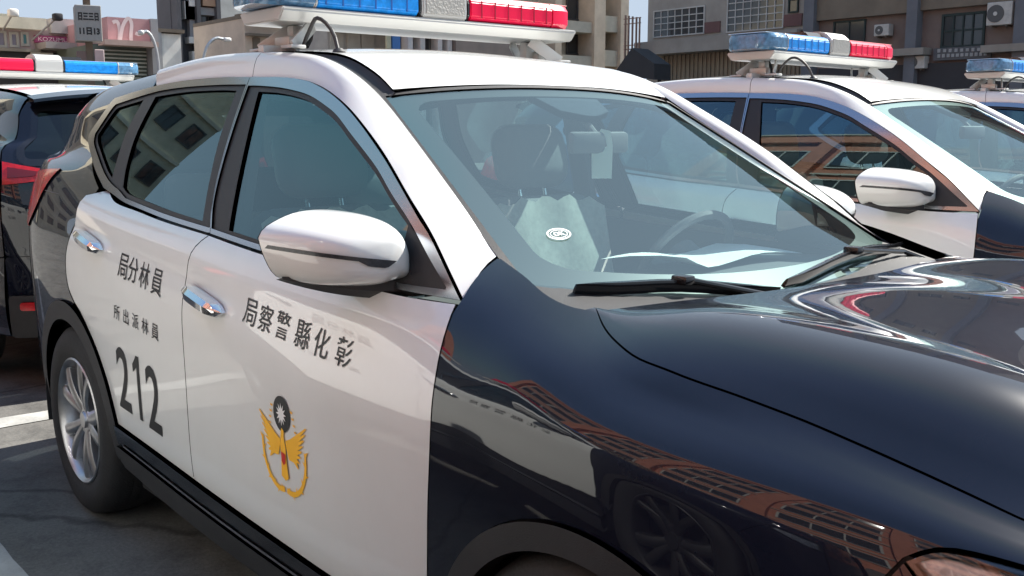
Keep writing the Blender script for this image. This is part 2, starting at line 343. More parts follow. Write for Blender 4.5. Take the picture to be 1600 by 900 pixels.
def fn_ws(off=0.0):                        # windscreen: u across (-1..1), v down
    def pt(u, v):
        ex, ey, ez = -1.085+.735*v, .560+.130*v, 1.537-.412*v
        cx, cz = -1.025+.90*v, 1.570-.515*v+.05*4*v*(1-v)*.5; k = 1-np.abs(u)**2.2
        return np.stack([ex+(cx-ex)*k, u*ey, ez+(cz-ez)*k], -1)
    def f(uv):
        u, v = uv[:, 0]/.62, uv[:, 1]/.9; e = 1e-3; P = pt(u, v); n = np.cross(pt(u, v+e)-pt(u, v-e), pt(u+e, v)-pt(u-e, v)); n /= np.linalg.norm(n, axis=1)[:, None]
        s = np.sign(n[:, 2])[:, None]; return P+n*s*off, n*s
    return f
XC = curve([(.25,-3.66),(.40,-3.72),(.55,-3.735),(.70,-3.725),(.80,-3.70),(1.0,-3.685),(1.15,-3.655),(1.3,-3.59),(1.45,-3.505),(1.60,-3.41)])
XE = curve([(.25,-3.50),(.40,-3.54),(.55,-3.56),(.70,-3.56),(.80,-3.56),(1.0,-3.56),(1.15,-3.545),(1.3,-3.48),(1.45,-3.41),(1.60,-3.34)])
_zz = np.linspace(.26, 1.56, 40); _ye = curve([(z, -REAR._e(XE(z)[:, 0], REAR.solve(XE(z)[:, 0], 2, z, 0, REAR.t[10]))[0, 1]) for z in _zz])
def fn_tail(off=0.0):                      # tailgate and rear bumper: u across, z
    def pt(u, z):
        s = np.clip(u/.75, -1, 1); c, e, y = XC(z)[:, 0], XE(z)[:, 0], _ye(z)[:, 0]
        return np.stack([c+(e-c)*np.abs(s)**3, s*y, z], -1)
    def f(uv):
        u, z = uv[:, 0], uv[:, 1]; e = 2e-3; P = pt(u, z); n = np.cross(pt(u+e, z)-pt(u-e, z), pt(u, z+e)-pt(u, z-e)); n /= np.linalg.norm(n, axis=1)[:, None]+1e-9
        n *= -np.sign(n[:, :1]+1e-9); return P+n*off, n
    return f
XF = curve([(.25,.84),(.40,.93),(.55,.962),(.70,.965),(.82,.948),(.90,.915),(.97,.868)])
_yf = curve([(z, -BODY._e(np.array([.80]), BODY.solve([.80], 2, z, 0, BODY.t[7]))[0, 1]) for z in np.linspace(.26, .9, 14)])
def fn_nose(off=0.0):
    def pt(u, z):
        s = np.clip(u/.7, -1, 1); c = XF(z)[:, 0]; return np.stack([c+(.80-c)*np.abs(s)**3, s*_yf(np.minimum(z, .88))[:, 0]*(1-np.clip(z-.88, 0, 1)*1.2), z], -1)
    def f(uv):
        u, z = uv[:, 0], uv[:, 1]; e = 2e-3; P = pt(u, z); n = np.cross(pt(u+e, z)-pt(u-e, z), pt(u, z+e)-pt(u, z-e)); n /= np.linalg.norm(n, axis=1)[:, None]+1e-9
        n *= np.sign(n[:, :1]+1e-9); return P+n*off, n
    return f
def rect(x0, x1, z0, z1, r=.03, n=4):      # rounded rectangle outline
    out = []
    for cx, cz, a in ((x1-r, z1-r, 0), (x0+r, z1-r, 90), (x0+r, z0+r, 180), (x1-r, z0+r, 270)):
        out += [(cx+r*math.cos(R(a+90*i/n)), cz+r*math.sin(R(a+90*i/n))) for i in range(n+1)]
    return ring([[out[i], out[(i+1) % len(out)]] for i in range(len(out))], .03)
def arc(cx, cz, r, a0, a1, n=24): return [(cx+r*math.cos(R(a0+(a1-a0)*i/n)), cz+r*math.sin(R(a0+(a1-a0)*i/n))) for i in range(n+1)]
# outlines, x and z in metres
DF = [(-.424,1.104),(-.410,1.06),(-.399,1.0),(-.393,.93),(-.398,.81),(-.411,.68),(-.423,.54),(-.44,.380)]
DM = [(-1.557,1.154),(-1.578,1.13),(-1.597,1.10),(-1.606,1.06),(-1.612,1.0),(-1.618,.92),(-1.616,.80),(-1.617,.70),(-1.625,.53),(-1.63,.421)]
BOT_F = [(-.44,.380),(-.87,.388),(-1.10,.398),(-1.63,.421)]; BOT_R = [(-1.63,.421),(-2.265,.452)]
BELT_F = [(-1.557,1.154),(-1.3,1.137),(-.95,1.117),(-.65,1.104),(-.424,1.104)]
BELT_R = [(-2.575,1.238),(-2.45,1.221),(-2.304,1.20),(-2.118,1.186),(-1.889,1.170),(-1.557,1.154)]
DR = [(-2.265,.452),(-2.305,.52),(-2.355,.61),(-2.43,.722),(-2.52,.790),(-2.60,.828)]; DR2 = [(-2.60,.828),(-2.655,.87),(-2.676,.93),(-2.668,.996),(-2.635,1.055),(-2.590,1.118),(-2.572,1.18),(-2.575,1.238)]
A_F = [(-.424,1.104),(-.506,1.173),(-.571,1.225),(-.623,1.258),(-.679,1.296),(-.739,1.336),(-.805,1.378),(-.881,1.421),(-.959,1.462),(-1.041,1.50),(-1.13,1.534),(-1.222,1.561),(-1.31,1.579),(-1.445,1.592),(-1.65,1.60)]
I_F = [(-.478,1.126),(-.552,1.178),(-.646,1.246),(-.741,1.303),(-.822,1.355),(-.896,1.394),(-.986,1.438),(-1.078,1.483),(-1.159,1.511),(-1.241,1.534),(-1.319,1.548),(-1.437,1.562),(-1.573,1.571),(-1.638,1.573)]
GAPL = [(-1.65,1.60),(-1.604,1.271),(-1.557,1.156)]
A_R = [(-1.65,1.60),(-1.86,1.607),(-2.118,1.608),(-2.346,1.601),(-2.557,1.587),(-2.80,1.566)]; A_R2 = [(-2.80,1.566),(-2.85,1.552),(-2.972,1.428)]; A_R3 = [(-2.972,1.428),(-2.95,1.398),(-2.822,1.337),(-2.70,1.283),(-2.575,1.240)]
I_R = [(-1.655,1.577),(-1.86,1.582),(-2.118,1.583),(-2.346,1.577),(-2.524,1.563),(-2.76,1.540)]; I_R2 = [(-2.76,1.540),(-2.80,1.527),(-2.890,1.428)]; I_R3 = [(-2.890,1.428),(-2.865,1.395),(-2.757,1.348),(-2.606,1.288),(-2.49,1.255),(-2.38,1.236)]
def lift(L, d): return [(x, z+d) for x, z in L]
HC = [(-0.17, 0.668), (-0.101, 0.715), (-0.034, 0.748), (0.038, 0.771), (0.116, 0.774), (0.176, 0.771), (0.258, 0.761), (0.353, 0.75), (0.442, 0.742), (0.53, 0.732), (0.608, 0.719), (0.68, 0.702), (0.75, 0.673), (0.82, 0.625)]
WSE = [(-.455,.672),(-.416,.68),(-.346,.692),(-.266,.707),(-.20,.702),(-.155,.683)]
FA = (.04, .355, .434); RA = (-2.705, .36, .456)
g = .0022
def body(loops, h=.035, off=0.0, thick=.014, S=BODY): return lambda mir: panel_mesh(fn_surf(S, off), loops, h, thick, mirror=mir)
def gbp(loops, h=.04, off=0.0, thick=.006): return lambda mir: panel_mesh(fn_gb(off), loops, h, thick, mirror=mir)
def zb(segs, ins=g, step=.022, S=BODY, hi=None): return inset(uvz(S, ring(segs, step), hi), ins)

def text_mesh(s, size, tilt=0, bold=0.0):
    cu = bpy.data.curves.new('txt', 'FONT'); cu.body = s; cu.size = size; cu.align_x = 'CENTER'; cu.align_y = 'CENTER'; cu.offset = bold; cu.resolution_u = 3; cu.shear = tilt
    o = bpy.data.objects.new('txt', cu); COL.objects.link(o); dg = bpy.context.evaluated_depsgraph_get(); dg.update()
    me = bpy.data.meshes.new_from_object(o.evaluated_get(dg)); bpy.data.objects.remove(o); bpy.data.curves.remove(cu); return me
def on_body(me, cx, cz, side=1, sx=1.0, sz=1.0, slope=0.0, off=.0022, long=.05):   # wraps a flat drawing on to the door skin
    bm = bmesh.new(); bm.from_mesh(me)
    for _ in range(3):
        e = [e for e in bm.edges if e.calc_length() > long]
        if not e: break
        bmesh.ops.subdivide_edges(bm, edges=e, cuts=1); bmesh.ops.triangulate(bm, faces=bm.faces)
    x = np.array([cx+v.co.x*sx*side for v in bm.verts]); z = np.array([cz+v.co.y*sz+v.co.x*sx*slope*side for v in bm.verts])
    P = BODY.ev(x, BODY.solve(x, 2, z, 0, BODY.t[6]), off)
    for v, p in zip(bm.verts, P): v.co = (p[0], p[1]*side, p[2])
    bm.to_mesh(me); bm.free(); return me
def flat(polys):
    b = bmesh.new()
    for p in polys:
        b.faces.new([b.verts.new((q[0], q[1], 0)) for q in p])
    bmesh.ops.triangulate(b, faces=b.faces); me = bpy.data.meshes.new('flat'); b.to_mesh(me); b.free(); return me

def build_car(name, label, group):
    root = empty(name, (0, 0, 0), 0, label, 'police car', group)
    # --- doors
    fd = both('front_door', body([zb([DF, BOT_F, DM[::-1], BELT_F])]), WHITE, root)
    rd = both('rear_door', body([zb([DM, BOT_R, DR, DR2, BELT_R])]), WHITE, root)
    # --- windows: bright surround, black frame, panes
    of = ring([A_F, GAPL, BELT_F]); inf = ring([I_F, [(-1.638,1.573),(-1.600,1.275),(-1.560,1.172)], lift(BELT_F, .015)[:-1]+[(-.478,1.121)], [(-.478,1.121),(-.478,1.126)]])
    gf = ring([[(-.655,1.238),(-.741,1.288),(-.822,1.340),(-.896,1.379),(-.986,1.423),(-1.078,1.468),(-1.159,1.496),(-1.241,1.520),(-1.319,1.535),(-1.437,1.549),(-1.566,1.556)], [(-1.566,1.556),(-1.512,1.38),(-1.459,1.172)], [(-1.459,1.172),(-1.25,1.159),(-.95,1.142),(-.648,1.131)], [(-.648,1.131),(-.655,1.238)]])
    orr = ring([A_R, A_R2, A_R3, BELT_R, GAPL[::-1]]); inr = ring([I_R, I_R2, I_R3, lift(BELT_R, .015)[2:], [(-1.562,1.171),(-1.608,1.275),(-1.655,1.577)]])
    gr = ring([[(-1.718,1.563),(-1.86,1.568),(-2.118,1.569),(-2.385,1.560)], [(-2.385,1.560),(-2.425,1.427),(-2.408,1.314),(-2.376,1.250)], [(-2.376,1.250),(-2.304,1.231),(-2.118,1.216),(-1.889,1.199),(-1.642,1.185)], [(-1.642,1.185),(-1.70,1.40),(-1.718,1.563)]])
    gq = ring([[(-2.496,1.551),(-2.74,1.528)], [(-2.74,1.528),(-2.78,1.515),(-2.870,1.425)], [(-2.870,1.425),(-2.84,1.400),(-2.745,1.360),(-2.606,1.303),(-2.522,1.276)], [(-2.522,1.276),(-2.541,1.43),(-2.496,1.551)]])
    for nm, o_, i_, gl, doors in (('front', of, inf, [gf], fd), ('rear', orr, inr, [gr, gq], rd)):
        both('window_surround', gbp([inset(o_, .0015), i_], .05, .009, .014), BRIGHT, doors)
        fr = both('window_frame', gbp([inset(i_, -.001)]+gl, .05, .003, .02), FRAMEB, doors)
        for q in gl: both('window_pane', gbp([inset(q, -.004)], .06, -.004, 0), SIDEG, doors)
    # --- handles
    for dl, hx, hz, sl in ((fd, -1.455, .985, -.16), (rd, -2.395, 1.070, -.17)):
        for s, d in zip((-1, 1), dl):
            b = MB(); n = 14; rows = []
            for i in range(n+1):
                f = i/n*2-1; hw = .021*(1-abs(f)**4)**.5+.001; dep = .012+.034*(1-f**4)**.6
                x = hx+f*.118; zc = hz+f*.118*sl; p = BODY.ev([x], BODY.solve([x], 2, [zc]))[0]
                rows.append([(x, s*(-p[1]+dep*k), zc+hw*q) for k, q in ((0, .9), (.75, .95), (1, .35), (.92, -.6), (.55, -1), (0, -.8))])
            m = len(rows[0]); V = [v for r_ in rows for v in r_]; F = [(i*m+j, i*m+j+1, (i+1)*m+j+1, (i+1)*m+j) for i in range(n) for j in range(m-1)]
            F += [tuple(range(m)), tuple(n*m+j for j in range(m))]
            b.quads(V, F); bmesh.ops.recalc_face_normals(b.bm, faces=b.bm.faces); b.obj('handle', CHROME, d, 45)
    # --- front clip
    tb = BODY.t[6]-.06
    fl = np.concatenate([uvz(BODY, ring([DF[::-1]])), uvy(BODY, resample([(-.424,.791),(-.435,.767),(-.448,.725),(-.457,.672)], .02)[:-1], tb), uvy(BODY, resample(WSE, .02)[:-1], tb), uvy(BODY, resample(HC, .02)[:-1], tb),
        uvz(BODY, resample([(.82,.885),(.70,.911),(.61,.917),(.570,.895)], .02)[:-1]), uvz(BODY, resample([(.570,.895),(.50,.78),(.402,.596)], .02)[:-1]), uvz(BODY, resample(arc(*FA, 34, 176), .02)[:-1]), uvz(BODY, np.array([(-.393,.385)]))])
    both('front_fender', body([inset(fl, g)], .03), NAVY, root)
    hr = uvy(BODY, resample(HC, .02), tb); rear = uvy(BODY, resample([(-.085,.02),(-.10,.25),(-.13,.48),(-.153,.685)], .03)[:-1], tb); front = uvy(BODY, resample([(.82,.625),(.875,.42),(.90,.2),(.905,.02)], .03)[1:], tb)
    half = np.concatenate([rear, hr, front]); lf = half[::-1].copy(); lf[:, 1] = 2*BODY.tmax-lf[:, 1]
    link('hood', panel_mesh(fn_surf(BODY), [inset(np.concatenate([half, lf]), g)], .035, .02), root, NAVY)
    both('bumper_side', body([zb([[(.570,.893),(.50,.775),(.405,.59)], arc(*FA, 33, -6), [(.47,.30),(.80,.30)], [(.80,.30),(.80,.785)], [(.80,.785),(.71,.80),(.63,.838),(.570,.893)]])], .04), NAVY, root)
    hl = zb([[(.570,.893),(.61,.913),(.70,.907),(.80,.885)], [(.80,.885),(.80,.79)], [(.80,.79),(.71,.805),(.63,.843),(.570,.893)]], .002, .012)
    for i, o in enumerate(both('headlight', body([hl], .03, -.022, 0), mat('lamp_reflector', (.5, .5, .52), .25, metal=.9, var=.5, vscale=40), root)):
        link('lamp_lens', panel_mesh(fn_surf(BODY, .002), [hl], .03, .024, mirror=i == 1), o, LAMPG)
        link('lamp_trim', panel_mesh(fn_surf(BODY, -.002), [hl, inset(hl, .006)], .03, .016, mirror=i == 1), o, BLACKP)
    nb = link('front_bumper', panel_mesh(fn_nose(), [rect(-.69, .69, .28, .955, .02)], .05, .02), root, NAVY)
    link('grille', panel_mesh(fn_nose(.008), [ring([[(-.38,.86),(.38,.86)], [(.38,.86),(.25,.62)], [(.25,.62),(-.25,.62)], [(-.25,.62),(-.38,.86)]])], .05, .01), root, CLAD)
    link('grille_bar', panel_mesh(fn_nose(.018), [ring([[(-.36,.85),(-.30,.85)], [(-.30,.85),(-.19,.66)], [(-.19,.66),(.19,.66)], [(.19,.66),(.30,.85)], [(.30,.85),(.36,.85)], [(.36,.85),(.22,.62)], [(.22,.62),(-.22,.62)], [(-.22,.62),(-.36,.85)]])], .05, .012), root, CHROME)
    link('lower_grille', panel_mesh(fn_nose(.006), [rect(-.45, .45, .33, .50, .05)], .05, .01), root, CLAD)
    # --- roof and rails
    both('roof_rail', lambda mir: panel_mesh(fn_surf(RAIL), [inset(ring([[(-.426, 0.0), (-.436, RAIL.tmax*.28), (-.450, RAIL.tmax*.6), (-.459, RAIL.tmax)], [(x, RAIL.tmax) for x in np.linspace(-.459, -1.674, 30)], [(-1.674, RAIL.tmax), (-1.652, 0.0)], [(x, 0.0) for x in np.linspace(-1.652, -.426, 30)]], .02), .0015)], .02, .02, mirror=mir), WHITE, root)
    both('roof_rail_rear', lambda mir: panel_mesh(fn_surf(RAIL), [inset(ring([[(-1.652, 0.0), (-1.674, RAIL.tmax)], [(x, RAIL.tmax) for x in np.linspace(-1.674, -2.50, 20)], [(-2.50, RAIL.tmax), (-2.44, 0.0)], [(x, 0.0) for x in np.linspace(-2.44, -1.652, 20)]], .02), .0015)], .02, .02, mirror=mir), WHITE, root)
    T = ROOF.tmax; fr = resample([(-1.074, 0.0), (-1.045, T*.5), (-1.028, T), (-1.045, T*1.5), (-1.074, 2*T)], .03)
    link('roof', panel_mesh(fn_surf(ROOF), [ring([fr, [(-1.074, 2*T), (-3.38, 2*T)], [(-3.38, 2*T), (-3.38, 0)], [(-3.38, 0), (-1.074, 0)]], .03)], .04, .02), root, WHITE)
    both('roof_moulding', lambda mir: panel_mesh(fn_surf(DITCH), [ring([[(-1.068, 0), (-1.068, DITCH.tmax)], [(-1.068, DITCH.tmax), (-2.60, DITCH.tmax)], [(-2.60, DITCH.tmax), (-2.60, 0)], [(-2.60, 0), (-1.068, 0)]], .02)], .02, .01, mirror=mir), CLAD, root)
    # --- windscreen
    wl = rect(-.62, .62, .0, .97, .012); wi = rect(-.548, .548, .050, .79, .06)
    ws = link('windscreen', panel_mesh(fn_ws(0), [wl], .04, 0), root, WSG)
    link('frit_band', panel_mesh(fn_ws(-.004), [inset(wl, .002), wi], .04, .004), ws, mat('frit', (.02, .021, .024), .45))
    link('windscreen_seal', panel_mesh(fn_ws(.003), [inset(wl, -.006), inset(wl, .010)], .04, .012), ws, CLAD)
    link('sensor_cover', panel_mesh(fn_ws(-.006), [ring([[(-.14,.03),(-.10,.13)], [(-.10,.13),(.0,.16),(.10,.13)], [(.10,.13),(.14,.03)], [(.14,.03),(-.14,.03)]])], .04, .02), ws, BLACKP)
    cowl = MB(); V = []; nn = 24
    for i in range(nn+1):
        u = -1+2*i/nn; P = fn_ws(.0)(np.array([[u*.62, .845]]))[0][0]; V += [(P[0]-.02, P[1], P[2]-.004), (-.06-.10*abs(u)**2.5, P[1], min(P[2]-.01, 1.085)), (-.03-.10*abs(u)**2.5, P[1], 1.04)]
    cowl.quads(V, [(3*i+j, 3*i+j+1, 3*i+j+4, 3*i+j+3) for i in range(nn) for j in (0, 1)]); bmesh.ops.recalc_face_normals(cowl.bm, faces=cowl.bm.faces); cowl.obj('cowl_panel', CLAD, root, 40)
    for path, piv in (([(-.545,.893),(-.465,.868),(-.318,.846),(-.106,.872)], (-.03, .955)), ([(-.062,.852),(.195,.818),(.40,.838),(.600,.925)], (.585, 1.0))):
        q = resample(path, .004); q = q[np.linspace(0, len(q)-1, 11).astype(int)]; P, N = fn_ws(.022)(q); a = list(zip(P, N))
        wp = MB(); V = []
        for k, (P, N) in enumerate(a):
            d = a[min(k+1, 10)][0]-a[max(k-1, 0)][0]; d /= np.linalg.norm(d); sd_ = np.cross(N, d); wd = .011*(1-abs(k/5-1)**6*.6)
            for q, hgt in ((-1, -.014), (-1, .002), (-.2, .012), (.55, .009), (1, -.004), (1, -.014)): V.append(tuple(P+sd_*q*wd+N*hgt))
        wp.quads(V, [(6*i+j, 6*i+(j+1) % 6, 6*i+6+(j+1) % 6, 6*i+6+j) for i in range(10) for j in range(6)]+[tuple(range(6)), tuple(60+j for j in range(6))])
        bmesh.ops.recalc_face_normals(wp.bm, faces=wp.bm.faces); w_ = wp.obj('wiper', BLACKP, root, 50)
        ar = MB(); pv, N = fn_ws(.03)(np.array([[piv[0], piv[1]]])); m_ = a[5][0]+a[5][1]*.014; e_ = a[8][0]*.5+pv[0]*.5+np.array([0, 0, .006])
        ar.tube([tuple(m_), tuple(e_), tuple(pv[0])], .0065, 8); ar.box((-.022, -.016, -.012), (.022, .016, .008), .005, Matrix.Translation(Vector(m_))); ar.obj('wiper_arm', BLACKP, w_, 40)
    # --- rear quarter, tail
    t10 = REAR.t[10]; xs = np.linspace(-2.505, -3.33, 16)
    ql = np.concatenate([uvz(REAR, ring([[(-2.575,1.240),(-2.70,1.285),(-2.822,1.339),(-2.95,1.400),(-2.976,1.429)], [(-2.976,1.429),(-2.853,1.556),(-2.80,1.570)], [(-2.80,1.570),(-2.557,1.591),(-2.445,1.597)]]), t10), np.stack([xs, 0*xs+t10], 1),
        uvz(REAR, resample([(z, 0) for z in []] or [(-3.338,1.60-.03),(-3.40,1.47),(-3.48,1.30),(-3.545,1.15),(-3.56,1.0),(-3.56,.745)], .03)[:-1], t10), uvz(REAR, resample([(-3.56,.745),(-3.3,.70),(-3.10,.588)], .03)[:-1], t10), uvz(REAR, resample(arc(*RA, 150, 78), .02)[:-1], t10), uvz(REAR, resample(DR2, .02)[:-1], t10)])
    both('quarter_panel', body([inset(ql, g)], .035, S=REAR), NAVY, root)
    both('rear_bumper_side', body([zb([[(-3.56,.741),(-3.3,.696),(-3.105,.584)], arc(*RA, 151, 186), [(-3.16,.30),(-3.50,.30)], [(-3.50,.30),(-3.56,.741)]], S=REAR)], .04, S=REAR), NAVY, root)
    tl = zb([[(-3.03,1.292),(-3.2,1.285),(-3.4,1.27),(-3.50,1.245)], [(-3.50,1.245),(-3.548,1.13)], [(-3.548,1.13),(-3.45,1.075),(-3.30,1.055)], [(-3.30,1.055),(-3.17,1.12),(-3.09,1.20),(-3.03,1.292)]], 0, .015, REAR, t10)
    both('tail_light', body([tl], .03, .006, .02, REAR), TAILRED, root)
    win = rect(-.665, .665, 1.235, 1.535, .05)
    tg = link('tailgate', panel_mesh(fn_tail(), [rect(-.745, .745, .745, 1.565, .02), win], .04, .02), root, NAVY)
    link('rear_window', panel_mesh(fn_tail(.001), [inset(win, -.012)], .05, 0), tg, TINT)
    link('rear_window_band', panel_mesh(fn_tail(.004), [inset(win, -.016), inset(win, .022)], .05, .004), tg, BLACKP)
    for s in (-1, 1):
        link('tail_light_inner', panel_mesh(fn_tail(.006), [ring([[(s*.742,1.245),(s*.66,1.225),(s*.52,1.195),(s*.40,1.16)], [(s*.40,1.16),(s*.55,1.145),(s*.70,1.128),(s*.742,1.125)], [(s*.742,1.125),(s*.742,1.245)]])], .04, .012), tg, TAILRED)
        link('reflector', panel_mesh(fn_tail(.024), [rect(min(s*.50, s*.70), max(s*.50, s*.70), .455, .50, .014)], .04, .01), root, TAILRED)
    for s in (-1, 1):
        link('lamp_insert', panel_mesh(fn_tail(.009), [ring([[(s*.72,1.215),(s*.64,1.20),(s*.54,1.182)], [(s*.54,1.182),(s*.62,1.165),(s*.72,1.158)], [(s*.72,1.158),(s*.72,1.215)]])], .04, .004), tg, mat('tail_lamp_dark', (.16, .004, .008), .25, coat=.4))
    link('trim_strip', panel_mesh(fn_tail(.014), [rect(-.36, .36, 1.085, 1.115, .012)], .05, .012), tg, CHROME)
    nm = text_mesh('X-TRAIL', .075, .15, .001); bm = bmesh.new(); bm.from_mesh(nm); P, N = fn_tail(.006)(np.array([(.40-v.co.x*1.35, .81+v.co.y) for v in bm.verts]))
    for v, p in zip(bm.verts, P): v.co = p
    bm.to_mesh(nm); bm.free(); link('badge', nm, tg, CHROME)
    link('rear_bumper', panel_mesh(fn_tail(), [rect(-.748, .748, .33, .742, .02)], .05, .02), root, NAVY)
    link('bumper_skirt', panel_mesh(fn_tail(.014), [rect(-.746, .746, .30, .535, .02)], .05, .02), root, CLAD)
    sp = MB(); V = []; n = 20
    for i in range(n+1):
        y = -.56+1.12*i/n; k = (y/.56)**2; V += [(-3.34, y, 1.648-.05*k), (-3.52+.06*k, y, 1.622-.045*k), (-3.525+.06*k, y, 1.605-.045*k), (-3.36, y, 1.56-.03*k)]
    sp.quads(V, [(4*i+j, 4*i+j+1, 4*i+5+j, 4*i+4+j) for i in range(n) for j in range(3)]); bmesh.ops.recalc_face_normals(sp.bm, faces=sp.bm.faces); sp.obj('spoiler', NAVY, root, 40)
    # --- claddings and sills
    both('arch_cladding', body([zb([arc(*FA, -4, 178), arc(FA[0], FA[1], .382, 178, -4)], 0, .02)], .03, .012, .05), CLAD, root)
    both('arch_cladding', body([zb([arc(-2.705, .36, .462, -8, 182), arc(-2.705, .36, .392, 182, -8)], 0, .02)], .03, .012, .05), CLAD, root)
    both('door_moulding', body([zb([[(-.405,.376),(-.87,.386),(-1.10,.396),(-1.63,.419),(-2.262,.450)], [(-2.262,.450),(-2.255,.385)], [(-2.255,.385),(-1.63,.352),(-1.10,.335),(-.405,.318)], [(-.405,.318),(-.405,.376)]], 0)], .03, .014, .02), BLACKP, root)
    both('sill', body([zb([[(-.40,.314),(-1.10,.330),(-1.63,.347),(-2.25,.380)], [(-2.25,.380),(-2.22,.31)], [(-2.22,.31),(-1.63,.262),(-.40,.250)], [(-.40,.250),(-.40,.314)]], 0)], .03, .022, .05), CLAD, root)
    both('sill_strip', body([zb([[(-.42,.331),(-1.10,.348),(-1.63,.366),(-2.20,.397)], [(-2.20,.397),(-2.19,.390)], [(-2.19,.390),(-1.63,.357),(-1.10,.339),(-.42,.322)], [(-.42,.322),(-.42,.331)]], 0, .03)], .03, .0185, .004), mat('satin_strip', (.22, .23, .25), .3, metal=.6), root)
    # --- structure behind the skins
    sh = zb([[(-3.50,.30),(-3.50,1.20)], [(-3.50,1.20),(-2.6,1.215),(-1.6,1.135),(-.5,1.085),(0,.98),(.4,.93),(.75,.86)], [(.75,.86),(.75,.30)], [(.75,.30),(.47,.30)], arc(FA[0], FA[1], .42, -8, 188), [(-.37,.27),(-2.24,.27)], arc(-2.705, .36, .44, -12, 192), [(-3.13,.27),(-3.50,.30)]], 0, .04)
    both('inner_shell', body([sh], .08, -.035, 0), CABIN, root)
    u = MB(); u.box((-3.5, -.56, .22), (.78, .56, .36)); u.box((-2.2, -.84, .23), (-.42, .84, .34)); u.box((-.42, -.56, .36), (.6, .56, .86)); u.box((-3.4, -.56, .36), (-2.9, .56, 1.0)); u.obj('underbody', DARK, root)
    for cx, cz, r_ in ((FA[0], FA[1], .405), (-2.705, .36, .425)):
        for s in (-1, 1):
            b = bmesh.new(); V = []
            for i in range(25):
                a = R(-12+204*i/24); V += [b.verts.new((cx+r_*math.cos(a), s*.885, cz+r_*math.sin(a))), b.verts.new((cx+r_*math.cos(a), s*.54, cz+r_*math.sin(a)))]
            for i in range(24): b.faces.new((V[2*i], V[2*i+1], V[2*i+3], V[2*i+2]))
            wl_ = MB(); wl_.add(b); wl_.obj('wheel_liner', CLAD, root)
    # --- wheels
    ty = MB(); ty.lathe([(.236,-.10),(.262,-.113),(.30,-.1165),(.335,-.108),(.353,-.092),(.3615,-.06),(.3625,0),(.3615,.06),(.353,.092),(.335,.108),(.30,.1165),(.262,.113),(.236,.10)], 64)
    for k in range(3): ty.lathe([(.3636,-.052+.036*k),(.3645,-.046+.036*k),(.3645,-.026+.036*k),(.3636,-.020+.036*k)], 64)
    tym = ty.mesh(50, 'tyre'); rm = MB()
    rm.lathe([(.236,-.098),(.240,-.106),(.234,-.110),(.226,-.104),(.218,-.085),(.208,-.04),(.205,.08),(.236,.10)], 56); rm.cyl((0, -.083, 0), (0, -.04, 0), .052, .07, 24); rm.cyl((0, -.091, 0), (0, -.082, 0), .030, .033, 20)
    for k in range(5):
        for d in (-1, 1):
            a0, a1 = R(90+72*k+d*8.5), R(90+72*k+d*15)
            V = []
            for f in np.linspace(0, 1, 7):
                r_ = .035+(.224-.035)*f; a = a0+(a1-a0)*f; wd = .020+.005*f; y = -.080-.018*math.sin(f*2.2)+.0; c, s_ = math.cos(a), math.sin(a)
                for q, dy in ((-1, .035), (-1, .006), (-.5, -.002), (.5, -.002), (1, .006), (1, .035)): V.append((r_*c-q*wd*s_, y+dy, r_*s_+q*wd*c))
            n0 = len(V)//6; rm.quads(V, [(6*i+j, 6*i+j+1, 6*i+7+j, 6*i+6+j) for i in range(n0-1) for j in range(5)])
    bmesh.ops.recalc_face_normals(rm.bm, faces=rm.bm.faces); rmm = rm.mesh(40, 'rim')
    hub = MB(); hub.cyl((0, .0, 0), (0, .05, 0), .165, n=36); hubm = hub.mesh(30, 'disc'); bl = MB(); bl.lathe([(.226, .02), (.05, .03), (.05, .09), (.226, .09)], 40); blm = bl.mesh(30, 'well')
    for cx in (.03, -2.705):
        for s in (-1, 1):
            we = empty('wheel', (cx, s*.785, .3625)); we.parent = root; we.rotation_euler = (0, R(17 if cx < 0 else -24), R(180) if s > 0 else 0)
            link('tyre', tym, we, RUBBER); link('rim', rmm, we, ALLOY); link('brake_disc', hubm, we, mat('disc_steel', (.2, .19, .18), .4, metal=1)); link('wheel_well', blm, we, DARK)
    # --- door mirrors
    OUT = [(1.040,1.218),(1.030,1.236),(1.0,1.254),(.955,1.270),(.90,1.274),(.845,1.268),(.815,1.250),(.795,1.218),(.786,1.18),(.786,1.14),(.790,1.118),(.83,1.115),(.875,1.108),(.93,1.112),(.980,1.120),(1.010,1.138),(1.032,1.185)]
    OUT = [tuple(p) for p in ring([OUT+OUT[:1]], .016)]; m = len(OUT)
    def dome(f, k=1.0):                    # ring of the housing, f from the rim (0) to the nose (1)
        a = f*math.pi/2; sc = max(.02, math.cos(a)**.52); x = -.805+.205*math.sin(a)**.9; cy, cz = .905-.050*f, 1.183-.004*f
        return [(x-.075*max(0, (p[0]-.86))*(1-f)*2, cy+(p[0]-.905)*sc*k, cz+(p[1]-1.183)*sc*k) for p in OUT]
    fr_ = np.linspace(0, 1, 13)
    for i, (s, d) in enumerate(zip((-1, 1), fd)):
        sg = lambda L: [(x, s*y, z) for x, y, z in L]
        b = MB(); V = [v for f in fr_ for v in sg(dome(f))]; b.quads(V, [(k*m+j, k*m+(j+1) % m, (k+1)*m+(j+1) % m, (k+1)*m+j) for k in range(len(fr_)-1) for j in range(m)]+[tuple(range((len(fr_)-1)*m, len(fr_)*m))])
        bmesh.ops.recalc_face_normals(b.bm, faces=b.bm.faces); mo = b.obj('door_mirror', WHITE, d, 60)
        b = MB(); P0 = sg([(x-.004, y, z) for x, y, z in dome(0, 1.0)]); P1 = sg([(x-.004, .905+(y-.905)*.9, 1.183+(z-1.183)*.88) for x, y, z in dome(0)]); P2 = sg([(x+.01, .905+(y-.905)*.9, 1.183+(z-1.183)*.88) for x, y, z in dome(0)])
